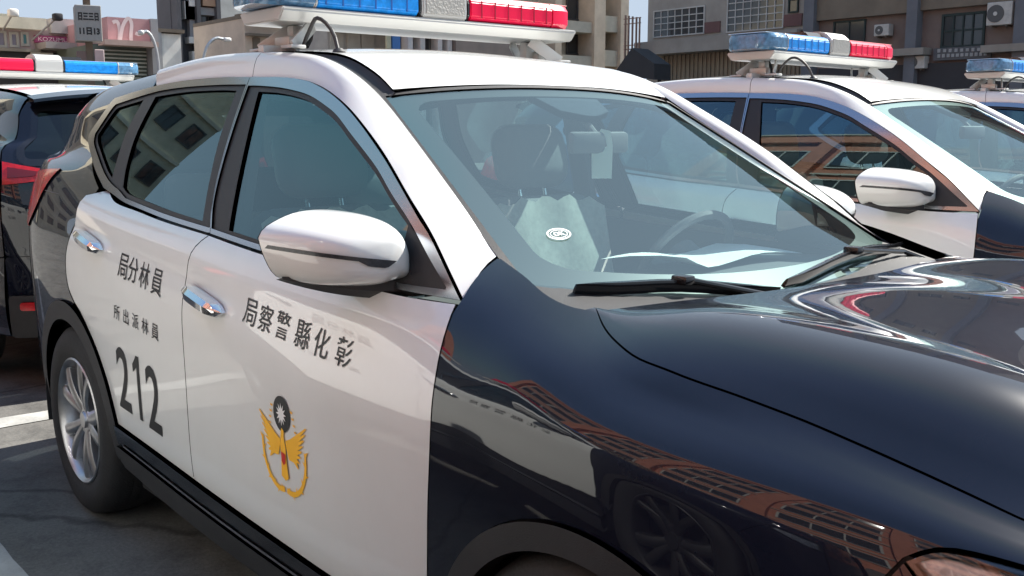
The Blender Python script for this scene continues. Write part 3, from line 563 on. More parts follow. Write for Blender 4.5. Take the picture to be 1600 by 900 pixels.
        b.quads(P0+P1+P2, [(j, (j+1) % m, m+(j+1) % m, m+j) for j in range(m)]+[(m+j, m+(j+1) % m, 2*m+(j+1) % m, 2*m+j) for j in range(m)]); b.obj('mirror_rim', CLAD, mo, 40)
        b = MB(); b.quads(P2, [tuple(range(m))]); b.obj('mirror_glass', CHROME, mo)
        # indicator strip let into the front of the housing, black foot below
        b = MB(); V = []; nn = 20
        def skin(y, z):                    # x on the housing for a point seen from the front
            lo, hi = 0., 1.
            for _ in range(30):
                f = (lo+hi)/2; a = f*math.pi/2; sc = max(.02, math.cos(a)**.52); q = ((y-(.905-.05*f))/sc+.905, (z-(1.183-.004*f))/sc+1.183)
                if inside(np.array([q]), [np.array(OUT)])[0]: lo = f
                else: hi = f
            return dome(lo)[0][0]+.075*max(0, OUT[0][0]-.86)*(1-lo)*2-.075*max(0, ((y-(.905-.05*lo))/max(.02, math.cos(lo*math.pi/2)**.52)+.905)-.86)*(1-lo)*2
        for k in range(nn+1):
            f = k/nn; y = 1.034-.195*f; zt = 1.205-.030*f; h_ = .0085+(.009 if f > .55 else 0)*min(1, max(0, (f-.55)*9)); h_ *= 1 if f < .88 else max(.05, (1-f)/.12)
            for z in (zt, zt-h_): V.append((skin(y, z)+.0035, s*y, z))
        b.quads(V, [(2*k, 2*k+1, 2*k+3, 2*k+2) for k in range(nn)]); bmesh.ops.recalc_face_normals(b.bm, faces=b.bm.faces); b.obj('mirror_indicator', mat('indicator_lens', (.035, .035, .04), .35, coat=.2, var=.6, vscale=160), mo, 50)
        b = MB(); V = []; n = 14
        for k in range(n+1):
            f = k/n; y = .775+.235*f; zb_ = 1.080+.046*f**2.2; zt = 1.118+.014*f; x1 = -.630-.155*f**1.2; x0 = -.79
            V += [(x0, s*y, zb_+.006), (x1-.03, s*y, zb_), (x1+.004*(1-f), s*y, (zb_+zt)/2), (x1, s*y, zt+.004), (x0, s*y, zt)]
        b.quads(V, [(5*k+j, 5*k+(j+1) % 5, 5*k+5+(j+1) % 5, 5*k+5+j) for k in range(n) for j in range(5)]+[tuple(range(5)), tuple(5*n+j for j in range(5))]); bmesh.ops.recalc_face_normals(b.bm, faces=b.bm.faces); b.obj('mirror_foot', CLAD, mo, 35)
        P, N = fn_gb(.006)(np.array([(-.46,1.118),(-.655,1.118),(-.655,1.245),(-.60,1.212)])); P = P*[1, -s, 1]
        b = MB(); b.quads([tuple(p) for p in P], [(0, 1, 2, 3)]); bmesh.ops.recalc_face_normals(b.bm, faces=b.bm.faces); b.obj('mirror_sail', CLAD, mo)
        b = MB(); b.prism([(-.80, 1.09), (-.60, 1.092), (-.56, 1.108), (-.60, 1.150), (-.68, 1.150), (-.80, 1.118)], .765, .80, Matrix(((1, 0, 0, 0), (0, 0, s, 0), (0, 1, 0, 0), (0, 0, 0, 1))), .006); b.obj('mirror_arm', CLAD, mo, 35)
    # --- light bar
    lb = empty('light_bar', (-1.70, 0, 1.80)); lb.parent = root
    def oct(x0, x1, z0, z1, c): return [(x0+c, z0), (x1-c, z0), (x1, z0+c), (x1, z1-c*1.4), (x1-c*1.2, z1), (x0+c*1.2, z1), (x0, z1-c*1.4), (x0, z0+c)]
    YZ = Matrix(((1, 0, 0, 0), (0, 0, 1, 0), (0, 1, 0, 0), (0, 0, 0, 1)))   # prism axis along y
    def seg(nm, y0, y1, m_, x=.14, z0=.007, z1=.088, c=.014, bev=.004):
        b = MB(); b.prism(oct(-x, x, z0, z1, c), y0, y1, YZ, bev); return b.obj(nm, m_, lb, 35)
    def lens_end(nm, y0, y1, m_):           # rounded-off end of the lamp housing
        b = MB(); V = []; prof = [(0, 1.0), (.45, .98), (.75, .88), (.93, .68), (1.0, .48)]
        for f, sx in prof:
            sz = 1-(1-sx)*.35; V += [(px*sx, y0+(y1-y0)*f, .0475+(pz-.0475)*sz) for px, pz in oct(-.14, .14, .007, .088, .014)]
        n_ = len(prof); b.quads(V, [(8*k+j, 8*k+(j+1) % 8, 8*k+8+(j+1) % 8, 8*k+8+j) for k in range(n_-1) for j in range(8)]+[tuple(range(8)), tuple(8*(n_-1)+j for j in range(8))]); bmesh.ops.recalc_face_normals(b.bm, faces=b.bm.faces); return b.obj(nm, m_, lb, 30)
    b = MB(); b.prism([(-.141,-.004),(-.115,-.034),(.115,-.034),(.141,-.004),(.139,.005),(-.139,.005)], -.585, .585, YZ, .004); b.obj('base_rail', SILVER, lb, 35)
    seg('blue_lens', -.470, -.104, BLUEL); seg('red_lens', .104, .470, REDL)
    lens_end('pale_blue_end_lens', -.476, -.640, CLEARB); lens_end('red_end_lens', .472, .585, REDL)
    seg('divider', -.104, -.090, BLACKP, .137, .006, .086); seg('divider', .090, .104, BLACKP, .137, .006, .086); seg('end_frame', -.478, -.468, SILVER, .142, .003, .092)
    for s_, mm in ((-1, mat('blue_rib', (.02, .10, .36), .3)), (1, mat('red_rib', (.36, .004, .03), .3))):
        for k in range(6): b = MB(); yy = s_*(.150+.058*k); b.box((.1392, yy-.0025, .018), (.1412, yy+.0025, .074)); b.obj('lens_rib', mm, lb)
    b = MB(); b.prism([(-.136,.006),(.136,.006),(.141,.03),(.139,.085),(.10,.118),(.05,.128),(-.05,.128),(-.10,.118),(-.139,.085),(-.141,.03)], -.090, .090, YZ, .005); sp_ = b.obj('speaker', SILVER, lb, 35)
    b = MB(); b.box((.1385, -.078, .018), (.1435, .078, .088), .002); b.obj('speaker_grille', GRILLM, sp_)
    b = MB(); b.prism([(-.10,.088),(.10,.088),(.07,.118),(-.07,.118)], -.235, -.090, YZ, .006); b.obj('top_pod', BLACKP, lb, 35)
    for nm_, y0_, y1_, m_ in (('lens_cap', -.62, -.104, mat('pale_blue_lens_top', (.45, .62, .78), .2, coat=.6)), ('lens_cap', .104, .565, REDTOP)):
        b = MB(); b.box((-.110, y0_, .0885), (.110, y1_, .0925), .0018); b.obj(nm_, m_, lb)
    for s in (-1, 1):
        b = MB(); zr = ROOFC(-1.70)[0, 0]-1.80
        for dx in (-1, 1):
            a0 = Vector((dx*.055, s*.44, -.034)); a1 = Vector((dx*.105, s*.535, zr+.006)); d = (a1-a0); q = d.to_track_quat('Z', 'X').to_matrix().to_4x4()
            b.box((-.022, -.004, 0), (.022, .004, d.length), .002, Matrix.Translation(a0) @ q); b.box((a1.x-.035, s*.535-.025, zr+.001), (a1.x+.035, s*.535+.025, zr+.012), .004)
        b.box((-.05, s*.50-.02, zr+.004), (.05, s*.50+.02, zr+.045), .008); b.box((-.018, s*.545-.045, zr-.02), (.018, s*.545+.075, zr+.016), .006, Matrix.Translation((0, 0, 0)))
        b.box((-.02, s*.47-.02, -.10), (.02, s*.47+.02, -.036), .006); b.obj('bracket', SILVER, lb, 35)
    b = MB(); pts = []
    for f in np.linspace(0, 1, 11): pts.append((.10+.20*f, -.50+.005*math.sin(f*9), -.105+.085*math.sin(math.pi*f)**.8-.02*f))
    b.tube(pts, .006); b.cyl(pts[-1], (pts[-1][0]+.004, pts[-1][1], ROOFC(-1.40)[0, 0]-1.80-.004), .014, .022, 14); b.obj('cable', CLAD, lb, 40)
    b = MB(); b.tube([(-.02, -.40, -.03), (.02, -.43, -.075), (.05, -.46, -.10)], .007); b.obj('strap', CLAD, lb, 40)
    # --- cabin
    b = MB(); V = []; n = 20
    for i in range(n+1):
        y = -.70+1.40*i/n; k = (y/.70)**2; hump = .012*math.exp(-((y-.38)/.17)**2)
        V += [(-.16-.16*k, y, 1.045), (-.42, y, 1.075+hump*.3), (-.72, y, 1.065+hump), (-.80, y, 1.03+hump), (-.84, y, .94), (-.76, y, .62)]
    b.quads(V, [(6*i+j, 6*i+j+1, 6*i+7+j, 6*i+6+j) for i in range(n) for j in range(5)]); bmesh.ops.recalc_face_normals(b.bm, faces=b.bm.faces); b.obj('dashboard', CABIN, root, 50)
    b = MB(); ct = Vector((-.86, .39, 1.04)); ax = Vector((-.86, 0, .52)).normalized(); q = ax.to_track_quat('Y', 'Z').to_matrix().to_4x4(); M = Matrix.Translation(ct) @ q
    b.lathe([(.185+.014*math.cos(a), .014*math.sin(a)) for a in np.linspace(0, 2*math.pi, 9)[:-1]], 40, M, True); b.box((-.17, -.02, -.03), (.17, .02, .03), .012, M); b.cyl(M @ Vector((0, -.03, 0)), M @ Vector((0, .03, 0)), .07); b.obj('steering_wheel', CABIN, root, 40)
    def soft(lo, hi, r_, M=None): bb = MB(); bb.box(lo, hi, r_, M, 4); return bb
    def seat(y, x, cover):
        se = empty('seat', (x, y, .31)); se.parent = root
        soft((-.05, -.26, .15), (.50, .26, .33), .07).obj('cushion', FABRIC, se, 60)
        M = Matrix.Translation((-.02, 0, .28)) @ Matrix.Rotation(R(-14), 4, 'Y')
        soft((-.09, -.255, 0), (.08, .255, .64), .075, M).obj('backrest', FABRIC, se, 60)
        soft((-.055, -.155, .665), (.085, .155, .90), .07, M).obj('headrest', FABRIC, se, 60)
        for yp_ in (.06, -.06): b_ = MB(); b_.tube([tuple(M @ Vector((0, yp_, .6))), tuple(M @ Vector((0, yp_, .72)))], .007); b_.obj('headrest_post', CHROME, se, 40)
        if cover:
            b_ = MB(); V = []; nn_ = 16
            for i in range(nn_+1):
                y_ = -.265+.53*i/nn_; top = .615-.03*abs(i/nn_*2-1)**3+.012*math.sin(i*1.9)
                V += [tuple(M @ Vector((.086+.004*math.sin(i*.9+z*9), y_, z))) for z in (top, .50, .36, .22, .08+.02*math.sin(i*1.3))]
            b_.quads(V, [(5*i+j, 5*i+j+1, 5*i+6+j, 5*i+5+j) for i in range(nn_) for j in range(4)]); b_.obj('seat_cover', COVER, se, 70)
    seat(.43, -1.44, True); seat(-.42, -1.46, True)
    b = soft((-2.65, -.62, .45), (-2.15, .62, .68), .08); b.box((-2.72, -.62, .6), (-2.55, .62, 1.12), .07, None, 4); b.obj('rear_bench', FABRIC, root, 60)
    for y in (-.4, .4): soft((-2.72, y-.13, 1.10), (-2.60, y+.13, 1.28), .055).obj('rear_headrest', FABRIC, root, 60)
    b = MB(); b.box((-.86, -.11, 1.385), (-.83, .11, 1.445), .012); b.tube([(-.85, 0, 1.43), (-.90, 0, 1.475)], .010); b.obj('rear_view_mirror', CABIN, root, 40)
    b = MB(); b.quads([(x, y, ROOFM(x)[0, 0]-.055-(y/.5)**2*.03) for x in (-1.12, -1.5, -2.2, -3.2) for y in (-.52, 0, .52)], [(3*i+j, 3*i+j+1, 3*i+4+j, 3*i+3+j) for i in range(3) for j in range(2)]); b.obj('headliner', mat('headliner', (.60, .58, .55), .9), root, 60)
    for s in (-1, 1): b = MB(); b.prism([(-1.67, .9), (-1.57, .9), (-1.60, 1.57), (-1.68, 1.57)], 0, .03, Matrix(((1, 0, 0, 0), (0, -s*.18, s, s*.90), (0, 1, 0, 0), (0, 0, 0, 1))) if False else Matrix(((1, 0, 0, 0), (0, -s*.21, s, s*.945), (0, 1, 0, 0), (0, 0, 0, 1)))); b.obj('belt_pillar', CABIN, root, 40)
    return root, fd, rd

def lettering(fd, rd, side, number, emblem=True):
    """side 1: the right-hand doors, -1: the left-hand ones"""
    sgn = -1 if side == 1 else 1
    def put(par, ch, x, z, size, sx, slope, nm='lettering', tilt=.0, bold=.0):
        me = text_mesh(ch, 1.0, tilt, bold) if ch != '1' else flat([[(-.02,0),(.12,0),(.17,.98),(.04,.98),(.032,.80)], [(.04,.98),(-.05,.90),(-.16,.82),(-.15,.70),(.032,.80)]]); xs = np.array([v.co.x for v in me.vertices]); ys = np.array([v.co.y for v in me.vertices])
        k = size/(ys.max()-ys.min()); cx_, cy_ = (xs.max()+xs.min())/2, (ys.max()+ys.min())/2
        for v in me.vertices: v.co = ((v.co.x-cx_)*k*sx, (v.co.y-cy_)*k, 0)
        x2 = x if side == 1 else x
        bm = bmesh.new(); bm.from_mesh(me)
        for _ in range(4):
            e = [e for e in bm.edges if e.calc_length() > .018]
            if e: bmesh.ops.subdivide_edges(bm, edges=e, cuts=1); bmesh.ops.triangulate(bm, faces=bm.faces)
        X = np.array([x2+v.co.x*side for v in bm.verts]); Z = np.array([z+v.co.y+v.co.x*slope*side for v in bm.verts]); P = BODY.ev(X, BODY.solve(X, 2, Z, 0, BODY.t[6]), .0016)
        for v, p in zip(bm.verts, P): v.co = (p[0], p[1]*side, p[2])
        if side == -1: bmesh.ops.reverse_faces(bm, faces=bm.faces)
        bm.to_mesh(me); bm.free(); link(nm, me, par, INK)
    FX = [(-1.200,.987,'局'),(-1.116,.982,'察'),(-1.026,.977,'警'),(-.931,.970,'縣'),(-.842,.963,'化'),(-.745,.958,'彰')]
    R1 = [(-2.092,1.014,'局'),(-2.005,1.010,'分'),(-1.912,1.003,'林'),(-1.815,.994,'員')]; R2 = [(-2.158,.855,'所'),(-2.077,.852,'出'),(-1.994,.849,'派'),(-1.913,.845,'林'),(-1.834,.840,'員')]
    for L, par, size in ((FX, fd, .068), (R1, rd, .080), (R2, rd, .050)):
        chs = [c for _, _, c in L]
        if side == -1: chs = chs          # on the left side the words run from the front to the back as well
        for (x, z, _), ch in zip(L, chs): put(par, ch, x, z, size, .96 if size > .06 else 1.05, -.06, bold=.004, tilt=.14)
    if number:
        for x, z, ch in ((-2.148,.632,'2'),(-2.020,.627,'1'),(-1.893,.615,'2')): put(rd, ch, x, z, .215, .80, -.05, 'number', bold=.012, tilt=.05)
    if not emblem: return
    # emblem: eagle with raised wings between two sprays of grain, sun disc above
    e = empty('emblem'); e.parent = fd
    def draw(nm, polys, m_, off): 
        me = on_body(flat(polys), -1.025, .680, side, off=off, long=.03); link(nm, me, e, m_)
    S = lambda pts, k=1: [(x*k, y) for x, y in pts]
    disc = [(.042*math.cos(a), .077+.046*math.sin(a)) for a in np.linspace(0, 2*math.pi, 30)[:-1]]
    draw('sun_disc', [disc], INK, .0025)
    star = [((.026 if k % 2 == 0 else .013)*math.cos(2*math.pi*k/24), .077+(.030 if k % 2 == 0 else .014)*math.sin(2*math.pi*k/24)) for k in range(24)]
    draw('sun_rays', [[(0, .077), star[k], star[(k+1) % 24]] for k in range(24)], WINK, .0042)
    fe = []
    for s in (-1, 1):
        for k in range(8):                 # long primaries point up, the short ones hang down beside the body
            f = k/7; sh = (s*(.014+.012*f), .004-.030*f); ang = R(68-70*f); ln = .105-.055*f
            mx_, my_ = sh[0]+s*math.cos(R(30-40*f))*.030, sh[1]+math.sin(R(30-40*f))*.020; tx, ty_ = s*(.118-.046*f), .066-.112*f
            dx_, dy_ = tx-mx_, ty_-my_; l_ = math.hypot(dx_, dy_); nx, ny = -dy_/l_*.0078, dx_/l_*.0078
            fe.append([(sh[0], sh[1]-.008), (mx_+nx*-s, my_+ny*-s), (tx+nx*-s*.35, ty_+ny*-s*.35), (tx+nx*s*.2, ty_+ny*s*.2), (mx_+nx*s, my_+ny*s), (sh[0], sh[1]+.008)])
    draw('wing_feathers', fe, GOLD, .0030)
    body_ = [[(-.008,.030),(-.002,.042),(.008,.036),(.006,.020),(.013,-.005),(.014,-.04),(.020,-.085),(.004,-.094),(-.016,-.085),(-.012,-.04),(-.013,-.005)]]
    draw('eagle', body_, GOLD, .0036); draw('shield', [[(-.010,-.020),(.012,-.024),(.010,-.046),(.001,-.054),(-.009,-.044)]], REDINK, .0048)
    wr = []
    for s in (-1, 1):
        pts = [(s*(.026+.082*math.sin(t)), -.122+.105*(1-math.cos(t))) for t in np.linspace(-.25, 1.75, 16)]
        for k in range(15):
            (x0, y0), (x1, y1) = pts[k], pts[k+1]; w0 = .0075-.003*k/15; nx, ny = -(y1-y0), x1-x0; ln = math.hypot(nx, ny); nx, ny = nx/ln, ny/ln
            wr.append([(x0-nx*w0, y0-ny*w0), (x1-nx*w0, y1-ny*w0), (x1+nx*w0, y1+ny*w0), (x0+nx*w0, y0+ny*w0)])
            if k % 2 == 0:
                q = s if k % 4 == 0 else -s; ex, ey = x0+nx*q*.016+(x1-x0)*1.3, y0+ny*q*.016+(y1-y0)*1.3; wr.append([(x0, y0), (x1, y1), (ex, ey)])
    draw('grain_spray', wr, GOLD, .0028)
    tn = []
    for s in (-1, 1):
        for k in range(5):
            x, y = s*(.050+.005*k), .092-.016*k; tn.append([(x-.005, y-.002), (x+.006, y-.004), (x+.005, y+.001), (x-.006, y+.003)])
    draw('small_leaves', tn, GOLD, .0028)
# ---------------------------------------------------------------- the yard
def yard_material():                      # old concrete: broad blotches, oil stains, fine grit, thin cracks
    m = bpy.data.materials.new('yard_concrete'); m.use_nodes = True; n = m.node_tree.nodes; l = m.node_tree.links; bs = n['Principled BSDF']; bs.inputs['Roughness'].default_value = .88
    tc = n.new('ShaderNodeTexCoord')
    def noise(sc, det=6, ro=.6): q = n.new('ShaderNodeTexNoise'); q.inputs['Scale'].default_value = sc; q.inputs['Detail'].default_value = det; q.inputs['Roughness'].default_value = ro; l.new(tc.outputs['Object'], q.inputs['Vector']); return q
    def ramp(src, p0, c0, p1, c1): q = n.new('ShaderNodeValToRGB'); e = q.color_ramp.elements; e[0].position = p0; e[1].position = p1; e[0].color = (*c0, 1); e[1].color = (*c1, 1); l.new(src, q.inputs[0]); return q
    def mult(a, b_): q = n.new('ShaderNodeMix'); q.data_type = 'RGBA'; q.blend_type = 'MULTIPLY'; q.inputs['Factor'].default_value = 1; l.new(a, q.inputs['A']); l.new(b_, q.inputs['B']); return q.outputs['Result']
    big = ramp(noise(.9).outputs[0], .3, (.095, .092, .086), .7, (.16, .155, .145)); st = ramp(noise(2.7, 8, .72).outputs[0], .36, (.55, .55, .56), .52, (1, 1, 1)); gr = ramp(noise(70, 3).outputs[0], .25, (.7, .7, .7), .75, (1.15, 1.15, 1.13))
    vo = n.new('ShaderNodeTexVoronoi'); vo.feature = 'DISTANCE_TO_EDGE'; vo.inputs['Scale'].default_value = .55; wv = noise(3, 4); mx = n.new('ShaderNodeMix'); mx.data_type = 'VECTOR'; mx.inputs['Factor'].default_value = .12; l.new(tc.outputs['Object'], mx.inputs['A']); l.new(wv.outputs['Color'], mx.inputs['B']); l.new(mx.outputs['Result'], vo.inputs['Vector'])
    ck = ramp(vo.outputs[0], .002, (.45, .45, .45), .007, (1, 1, 1)); l.new(mult(mult(mult(big.outputs[0], st.outputs[0]), gr.outputs[0]), ck.outputs[0]), bs.inputs['Base Color'])
    bp = n.new('ShaderNodeBump'); bp.inputs['Strength'].default_value = .35; bp.inputs['Distance'].default_value = .006; l.new(noise(90, 4).outputs[0], bp.inputs['Height']); l.new(bp.outputs[0], bs.inputs['Normal']); return m
asph = yard_material()
b = MB(); b.box((-400, -400, -.3), (400, 400, 0)); tag(b.obj('ground', asph), kind='structure')
linem = mat('line_paint', (.36, .36, .34), .75, bump=.3, bscale=50, var=.35, vscale=5)
def line_mark(x0, x1, y0, y1):
    b = MB(); n = max(2, int(max(x1-x0, y1-y0)/.12)); lx = x1-x0 > y1-y0; V = []
    for i in range(n+1):
        f = i/n; j0, j1 = random.uniform(-.006, .006), random.uniform(-.006, .006)
        V += [(x0+(x1-x0)*f, y0+j0, .004), (x0+(x1-x0)*f, y1+j1, .004)] if lx else [(x0+j0, y0+(y1-y0)*f, .004), (x1+j1, y0+(y1-y0)*f, .004)]
    b.quads(V, [(2*i, 2*i+1, 2*i+3, 2*i+2) for i in range(n)]); bmesh.ops.recalc_face_normals(b.bm, faces=b.bm.faces)
    return tag(b.obj('bay_line', linem), kind='structure')
for k in range(-2, 5): line_mark(-4.10, 1.1, 2.757*k-1.37, 2.757*k-1.22) if k else line_mark(-4.10, 1.1, -1.37, -1.22)
for k in range(-2, 5): line_mark(-9.4, -4.29, 2.757*k-1.30, 2.757*k-1.17)
line_mark(-4.29, -4.11, -7, 13)
# ---------------------------------------------------------------- the cars in the yard
hero, hfd, hrd = build_car('police_car', 'nearest white and navy police car, numbered 212 on its rear door', 'police cars parked in the yard')
def place(o, x, y, z, rz, lab):
    o.location = (x, y, z); o.rotation_euler = (0, 0, rz); o['label'] = lab; return o
plain = copy_tree(hero)
place(plain, -.306-1.35+1.35*math.cos(.026), 2.757+1.35*math.sin(.026), .023, .026, 'second white and navy police car, parked just beyond the nearest one')
place(copy_tree(plain), -.50, 5.60, .03, .02, 'third police car at the right edge, only its roof and blue lights showing')
place(copy_tree(plain), -4.50-3.735, .15, .03, math.pi, 'police car behind the nearest one with its dark tailgate turned this way')
near = place(copy_tree(plain), -.45, -2.90, 0, -.01, 'police car beside the nearest one, just out of view, mirrored in its paint')
lettering(hfd[0], hrd[0], 1, True)
nd = [o for o in near.children if o.name.startswith(('front_door', 'rear_door'))]
nf = [o for o in nd if o.name.startswith('front_door') and o.data.vertices[0].co.y > 0][0]; nr = [o for o in nd if o.name.startswith('rear_door') and o.data.vertices[0].co.y > 0][0]
lettering(nf, nr, -1, False, False)
rim2 = mat('dark_rim', (.035, .035, .037), .5, metal=.4)  # rims of the unseen car darkened to dull their reflection in the fender
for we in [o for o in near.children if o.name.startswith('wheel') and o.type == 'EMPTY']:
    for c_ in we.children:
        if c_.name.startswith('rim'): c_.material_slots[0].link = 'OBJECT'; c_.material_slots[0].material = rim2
# loose things in the nearest car
b = MB(); V = []; n = 10
for i in range(n+1):
    f = i/n
    for q in (0, .35, .7, 1): V.append((-.80+.27*q+.05*math.sin(f*5+q*2)*.3, -.03+.52*f+.03*q, 1.094+.010*math.sin(f*7+q*3)+.012*abs(f-.5)*q+.02*max(0, .18-f)*6*q))
b.quads(V, [(4*i+j, 4*i+j+1, 4*i+5+j, 4*i+4+j) for i in range(n) for j in range(3)]); bmesh.ops.recalc_face_normals(b.bm, faces=b.bm.faces)
tag(b.obj('paper_sheets', PAPER, None, 70), 'crumpled white papers lying on the dashboard of the nearest car', 'papers')
b = MB(); pts = [(-.028,-.07),(.028,-.07),(.030,.02),(.022,.062),(-.004,.068),(-.010,.052),(.008,.046),(.014,.020),(-.002,.010),(-.022,.022),(-.030,.0)]
b.prism(pts, -.001, .001, Matrix.Translation((-.835, .005, 1.385)) @ Matrix.Rotation(R(90), 4, 'X') @ Matrix.Rotation(R(55), 4, 'Y')); tag(b.obj('hanging_tag', mat('tag_card', (.62, .75, .68), .7)), 'pale green hooked card hanging behind the windscreen of the nearest car', 'tag')
st = empty('windscreen_sticker', (0, 0, 0), 0, 'small oval white sticker low on the windscreen of the nearest car', 'sticker'); P, N = fn_ws(.003)(np.array([[-.474, .669]])); c0 = Vector(P[0]); nz_ = Vector(N[0]); ux = Vector((.15, 1, 0)); ux = (ux-nz_*ux.dot(nz_)).normalized(); uy = nz_.cross(ux); st.location = c0
def oval(rx, ry, r2x, r2y, h):
    q = MB(); V = []
    for i in range(32):
        a = 2*math.pi*i/32
        for A, B_ in ((rx, ry), (r2x, r2y)): V.append(tuple(ux*A*math.cos(a)+uy*B_*math.sin(a)+nz_*h))
    q.quads(V, [(2*i, 2*i+1, (2*i+3) % 64, (2*i+2) % 64) for i in range(32)]); return q
oval(.030, .021, .026, .0175, 0).obj('ring', WINK, st); oval(.022, .0145, .020, .0125, 0).obj('ring', WINK, st)
me = text_mesh('OK', .018, 0, .0008)
for v in me.vertices: v.co = ux*v.co.x+uy*v.co.y
link('letters', me, st, WINK)
# ---------------------------------------------------------------- buildings round the yard
def wallmat(n, c, var=.16, vs=1.6, rough=.85, bump=.25): return mat(n, c, rough, bump=bump, bscale=30, var=var, vscale=vs)
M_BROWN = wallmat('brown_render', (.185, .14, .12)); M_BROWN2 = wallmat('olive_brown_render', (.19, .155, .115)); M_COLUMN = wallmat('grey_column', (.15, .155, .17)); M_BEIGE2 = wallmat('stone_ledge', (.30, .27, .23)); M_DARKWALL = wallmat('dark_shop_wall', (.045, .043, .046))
M_SIGNG = wallmat('sign_grey', (.11, .11, .115)); M_MARK = wallmat('sign_marks', (.34, .34, .33)); M_GREY = wallmat('grey_render', (.33, .305, .27)); M_GREY2 = wallmat('grey_slab', (.30, .28, .25)); M_RIB = wallmat('ribbed_cladding', (.25, .215, .165)); M_RUST = wallmat('rust_panel', (.16, .085, .08)); M_RUST2 = wallmat('rust_eave', (.20, .15, .14)); M_TARP = wallmat('dark_canvas', (.035, .036, .04)); M_RUSTB = wallmat('rusty_bar', (.30, .20, .16))
M_BEIGE = wallmat('beige_render', (.52, .44, .35)); M_CREAM = wallmat('cream_render', (.58, .53, .43)); M_TAUPE = wallmat('taupe_render', (.20, .17, .16)); M_TAUPE2 = wallmat('taupe_front', (.24, .22, .20)); M_WHITEW = wallmat('white_wood', (.68, .64, .62)); M_BLUE = wallmat('blue_sign', (.03, .12, .34)); M_YEL = wallmat('pale_yellow', (.55, .53, .38)); M_SHOPG = wallmat('shop_grey', (.36, .35, .33)); M_SHUT = wallmat('shutter_grey', (.42, .41, .38))
M_WHITEB = wallmat('grey_white_render', (.56, .56, .54)); M_BEIGEH = wallmat('warm_beige', (.55, .45, .36)); M_EAVE = wallmat('brown_eave', (.16, .13, .10)); M_TOWER = wallmat('tower_cladding', (.085, .085, .095)); M_WHITEP = wallmat('white_panel', (.78, .77, .73)); M_GREYP = wallmat('mid_grey_panel', (.34, .34, .35)); M_TAN = wallmat('tan_panel', (.42, .27, .18))
M_GREEND = wallmat('green_grey', (.14, .17, .14)); M_PINK = wallmat('pink_fascia', (.52, .30, .31)); M_PINK2 = wallmat('pink_canopy', (.50, .36, .31)); M_SLAT = wallmat('pale_slat', (.42, .44, .38)); M_PINKW = wallmat('pale_pink_wall', (.58, .46, .46)); M_CREAMR = wallmat('cream_roof', (.66, .62, .50)); M_GREYR = wallmat('grey_roof', (.40, .37, .36))
FRAMEW = wallmat('window_frame_white', (.50, .49, .46)); FRAMEG = wallmat('window_frame_green', (.03, .045, .042)); FRAMED = wallmat('window_frame_dark', (.07, .065, .065))
PANE = mat('window_pane', (.035, .04, .045), .08, spec=.7); PANEP = mat('window_pane_mauve', (.24, .21, .27), .1); PANET = mat('window_pane_teal', (.06, .22, .24), .1)
def rel(par, p): return tuple(p[i]-par.location[i] for i in range(3))
def bx(par, name, m, lo, hi, bev=0):
    b = MB(); b.box(rel(par, lo), rel(par, hi), bev); return b.obj(name, m, par)
def window(par, pl, v, a, b_, z0, z1, cols, rows, fr, gl, fw=.05, dep=.06, s=1):
    """a framed window standing proud of a wall; panes set back between the bars"""
    def B(q, u0, u1, w0, w1, d0, d1):
        if pl == 'x': q.box(rel(par, (v+d0*s, u0, w0)) if s > 0 else rel(par, (v-d1, u0, w0)), rel(par, (v+d1*s, u1, w1)) if s > 0 else rel(par, (v-d0, u1, w1)))
        else: q.box(rel(par, (u0, v-d1*s if s > 0 else v+d0, w0)), rel(par, (u1, v-d0*s if s > 0 else v+d1, w1)))
    q = MB(); B(q, a, b_, z0, z0+fw, .004, dep); B(q, a, b_, z1-fw, z1, .004, dep); B(q, a, a+fw, z0+fw, z1-fw, .004, dep); B(q, b_-fw, b_, z0+fw, z1-fw, .004, dep)
    w_ = q.obj('window', fr, par); sub = fw*.7; W = (b_-a-2*fw)/cols; H = (z1-z0-2*fw)/rows
    for i in range(1, cols): q = MB(); x = a+fw+i*W; B(q, x-sub/2, x+sub/2, z0+fw, z1-fw, .004, dep*.9); q.obj('glazing_bar', fr, w_)
    for j in range(1, rows): q = MB(); z = z0+fw+j*H; B(q, a+fw, b_-fw, z-sub/2, z+sub/2, .004, dep*.8); q.obj('glazing_bar', fr, w_)
    for i in range(cols):
        for j in range(rows): q = MB(); B(q, a+fw+i*W, a+fw+(i+1)*W, z0+fw+j*H, z0+fw+(j+1)*H, .004, dep*.35); q.obj('pane', gl, w_)
    return w_
def air_con(a, b_, v, z0, z1, lab):
    e = empty('air_conditioner', ((a+b_)/2, v-.3, z0), 0, lab, 'air conditioner', 'air conditioners on the right hand facade'); w_, h = b_-a, z1-z0
    q = MB(); q.box((-w_/2, -.02, 0), (w_/2, .28, h), .02); q.obj('casing', mat('ac_casing', (.50, .48, .44), .6, var=.2), e)
    q = MB(); q.cyl((-w_*.14, -.035, h*.5), (-w_*.14, -.015, h*.5), h*.38, n=28); g_ = q.obj('fan_grille', mat('ac_grille', (.09, .09, .09), .6), e, 40)
    q = MB(); q.cyl((-w_*.14, -.05, h*.5), (-w_*.14, -.034, h*.5), h*.09, n=16); q.obj('hub', mat('ac_hub', (.55, .54, .5), .5), g_, 40)
    for s in (-1, 1): q = MB(); q.box((s*w_*.3-.02, -.02, -.05), (s*w_*.3+.02, .30, -.005)); q.obj('bracket', M_EAVE, e)
